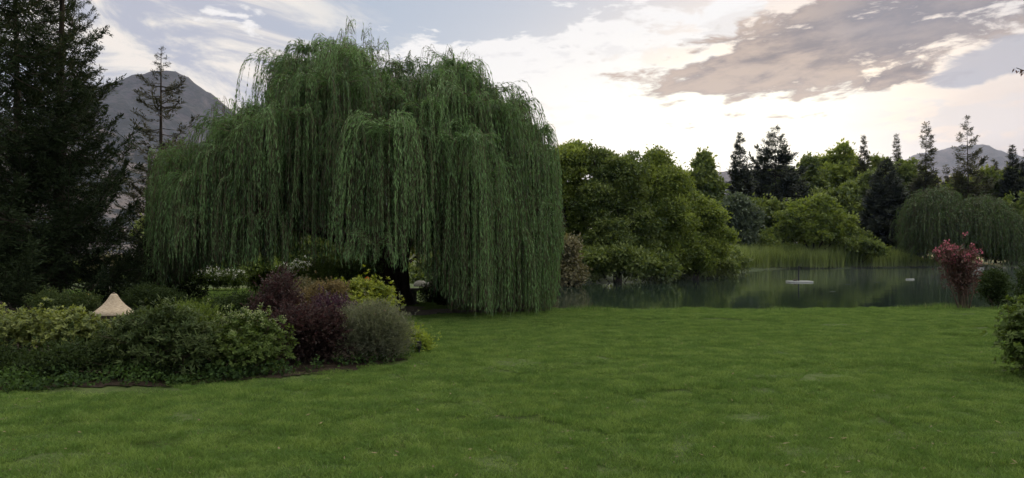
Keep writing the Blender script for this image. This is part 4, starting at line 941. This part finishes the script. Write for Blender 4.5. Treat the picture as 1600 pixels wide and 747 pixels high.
m = MB(); b = base_px(170, 30); H_ = P(170, 413, 30)[2]-b[2]; tube(m, [b+(0, 0, -.2), b+(0, 0, H_*.5), b+(0, 0, H_-.03), b+(0, 0, H_)], [.045, .045, .045, .03], 10)
tag(m.build('marker_post', M['paint']), 'thin white post standing in the shade behind the conical canopy', 'post')
m = MB(); t_ = P(1125, 249, 3400); 
for a in range(3): tube(m, [t_-(0, 0, 70)+(math.cos(a*2.1)*2, math.sin(a*2.1)*2, 0), t_], [.5, .25], 5)
tag(m.build('radio_mast', M['dark_metal']), 'tiny radio mast on the far hill between the conifers', 'mast')

# ------------------------------------------------------------------ grass
def grass_mat(t):
    p = pos(t); x, y, z = sep(t, p)
    n = noise(t, p, .55, 6, .6); n_ = noise(t, p, 2.6, 5, .65); a = attr(t)
    lo = mixc(t, n.step(.38, .62), (.030, .070, .014), (.058, .098, .020))
    hi = mixc(t, n_.step(.38, .62), (.130, .240, .046), (.225, .325, .074))
    c = mixc(t, (a*.55+n_*.45).step(.2, .8), lo, hi)
    c = mixc(t, a.step(.93, .97), c, (.25, .24, .11))
    pb = bsdf(t, c, .55, .25); tr = t.nodes.new('ShaderNodeBsdfTranslucent'); tcx = mixc(t, .5, c, (.20, .30, .05)); t.links.new(tcx.k, tr.inputs['Color'])
    m_ = t.nodes.new('ShaderNodeMixShader'); m_.inputs[0].default_value = .35; t.links.new(pb, m_.inputs[1]); t.links.new(tr.outputs[0], m_.inputs[2]); return m_.outputs[0]
M['grass'] = mat('grass_blade', grass_mat)
PATH = [(-9.5, 24.8), (-4.5, 20.9), (-3.1, 19.6), (-2.3, 20.4), (-1.2, 21.3), (0.9, 22.0), (.4, 22.8), (-1.4, 22.9), (-3.4, 23.6), (-5.5, 24.2), (-8, 26.3)]
def grass():
    n = 7000; s_ = .5
    x = rng.uniform(-s_, s_, n); y = rng.uniform(-s_, s_, n)
    cl = vnoise(x*7, y*7, 77)*.35+vnoise(x*16, y*16, 78)*.25; h = rng.uniform(.018, .042, n)*(1+cl*1.5).clip(.25); lean = rng.normal(0, .5, (n, 2)); t = np.linspace(0, 1, 3)[None]
    p = np.stack([x[:, None]+lean[:, :1]*h[:, None]*t**1.6, y[:, None]+lean[:, 1:]*h[:, None]*t**1.6, h[:, None]*t-.006], -1)
    mb = MB(); ribbons(mb, p, .0052*np.array([[1, .8, .12]]), np.clip(rng.random(n)*.8+.1+cl*.5, 0, .92)+(rng.random(n) < .03)*.2)
    # planting points follow as loose vertices
    X, Y = np.meshgrid(np.arange(-19, 21, .62), np.arange(2.2, 35, .62)); X = X+rng.uniform(-.12, .12, X.shape); Y = Y+rng.uniform(-.12, .12, Y.shape)
    k = (sdist(X, Y) > .75) & (np.abs(X) < Y*.72+2.5) & ~inpoly(X, Y, BED) & ~inpoly(X, Y, PATH)
    X, Y = X[k], Y[k]; nb = mb.n
    mb.v.append(np.stack([X, Y, gz(X, Y)], -1)); mb.t.append(np.full(len(X), 2.0)); mb.n += len(X)
    o = mb.build('grass', M['grass']); tag(o, 'short green lawn grass', 'grass', kind='stuff')
    ng = D.node_groups.new('grass', 'GeometryNodeTree')
    ng.interface.new_socket('Geometry', in_out='INPUT', socket_type='NodeSocketGeometry'); ng.interface.new_socket('Geometry', in_out='OUTPUT', socket_type='NodeSocketGeometry')
    N = ng.nodes; L = ng.links.new; gi = N.new('NodeGroupInput'); go = N.new('NodeGroupOutput')
    at = N.new('GeometryNodeInputNamedAttribute'); at.data_type = 'FLOAT'; at.inputs['Name'].default_value = 'tint'
    cm = N.new('FunctionNodeCompare'); cm.data_type = 'FLOAT'; cm.operation = 'GREATER_THAN'; cm.inputs[1].default_value = 1.5; L(at.outputs[0], cm.inputs[0])
    sg = N.new('GeometryNodeSeparateGeometry'); sg.domain = 'POINT'; L(gi.outputs[0], sg.inputs[0]); L(cm.outputs[0], sg.inputs[1])
    ip = N.new('GeometryNodeInstanceOnPoints'); L(sg.outputs[0], ip.inputs['Points']); L(sg.outputs[1], ip.inputs['Instance'])
    rv = N.new('FunctionNodeRandomValue'); rv.data_type = 'FLOAT'; rv.inputs[3].default_value = 6.283
    cx = N.new('ShaderNodeCombineXYZ'); L(rv.outputs[1], cx.inputs[2]); L(cx.outputs[0], ip.inputs['Rotation'])
    rs = N.new('FunctionNodeRandomValue'); rs.data_type = 'FLOAT'; rs.inputs[2].default_value = .75; rs.inputs[3].default_value = 1.25; rs.inputs['Seed'].default_value = 3
    cs = N.new('ShaderNodeCombineXYZ'); cs.inputs[0].default_value = 1; cs.inputs[1].default_value = 1; L(rs.outputs[1], cs.inputs[2]); L(cs.outputs[0], ip.inputs['Scale'])
    L(ip.outputs[0], go.inputs[0])
    md = o.modifiers.new('grass', 'NODES'); md.node_group = ng
grass()
def bank_grass():
    n = 60000; X = rng.uniform(-2.5, 17, n); Y = rng.uniform(20.5, 24.6, n); s_ = sdist(X, Y)
    k = (s_ > .15) & (s_ < 1.9+.5*vnoise(X*.8, Y, 3)) & ~inpoly(X, Y, PATH) & (rng.random(n) < np.clip(.25+.9*vnoise(X*.9, Y*1.4, 61), 0, 1)); X, Y = X[k], Y[k]; m_ = len(X)
    h = rng.uniform(.05, .13, m_)*(1+.7*vnoise(X*1.1, Y*1.1, 62)).clip(.4); t = np.linspace(0, 1, 3)[None]; ln = rng.normal(0, .4, (m_, 2))
    p = np.stack([X[:, None]+ln[:, :1]*h[:, None]*t**2, Y[:, None]+ln[:, 1:]*h[:, None]*t**2, gz(X, Y)[:, None]+h[:, None]*t], -1)
    mb = MB(); ribbons(mb, p, .009*np.array([[1, .8, .1]]), np.clip(rng.random(m_), 0, 1)); tag(mb.build('bank_grass', M['grass']), 'longer grass tufts on the lip of the pond bank', 'grass', kind='stuff')
bank_grass()
def litter():
    n = 900; Y = 4.8+17*rng.random(n)**1.4; X = rng.uniform(-.7, .7, n)*Y; k = ~inpoly(X, Y, BED) & (sdist(X, Y) > 1); X, Y = X[k], Y[k]; m_ = len(X)
    a = rng.uniform(0, 6.283, m_); mb = MB()
    leaves(mb, np.stack([X, Y, gz(X, Y)+rng.uniform(.03, .045, m_)], -1), np.stack([np.cos(a), np.sin(a), rng.normal(0, .25, m_)], -1), rng.uniform(.03, .07, m_), rng.uniform(.010, .018, m_), rng.random(m_), unit(np.array([0, 0, 1])+rvec(m_)*.5))
    tag(mb.build('fallen_leaves', M['tan']), 'fallen willow leaves scattered over the lawn', 'leaves', kind='stuff')
litter()

# ------------------------------------------------------------------ haze
HAZE = True
if HAZE:
    def haze_box(name, lo, hi, dens, colr, label, aniso=.45):
        lo = np.array(lo, float); hi = np.array(hi, float)
        v = np.array([[(lo, hi)[i & 1][0], (lo, hi)[(i >> 1) & 1][1], (lo, hi)[(i >> 2) & 1][2]] for i in range(8)])
        mm = D.materials.new(name); mm.use_nodes = True; t = mm.node_tree; t.nodes.clear(); o_ = t.nodes.new('ShaderNodeOutputMaterial')
        pv = t.nodes.new('ShaderNodeVolumePrincipled'); pv.inputs['Density'].default_value = dens; pv.inputs['Color'].default_value = (*colr, 1); pv.inputs['Anisotropy'].default_value = aniso
        t.links.new(pv.outputs[0], o_.inputs['Volume'])
        b_ = MB(); b_.add(v, [(0, 2, 3, 1), (4, 5, 7, 6), (0, 1, 5, 4), (2, 6, 7, 3), (0, 4, 6, 2), (1, 3, 7, 5)])
        tag(b_.build(name, mm), label, 'haze', kind='stuff')
    haze_box('haze', (-4200, -1500, -4), (5200, 5700, 700), .000042, (.50, .62, 1.0), 'thin evening haze over the whole valley', .35)
    haze_box('mist', (-6, 40, -.49), (120, 118, .35), .0005, (.9, .95, 1.0), 'thin mist lying on the far half of the pond', .2)
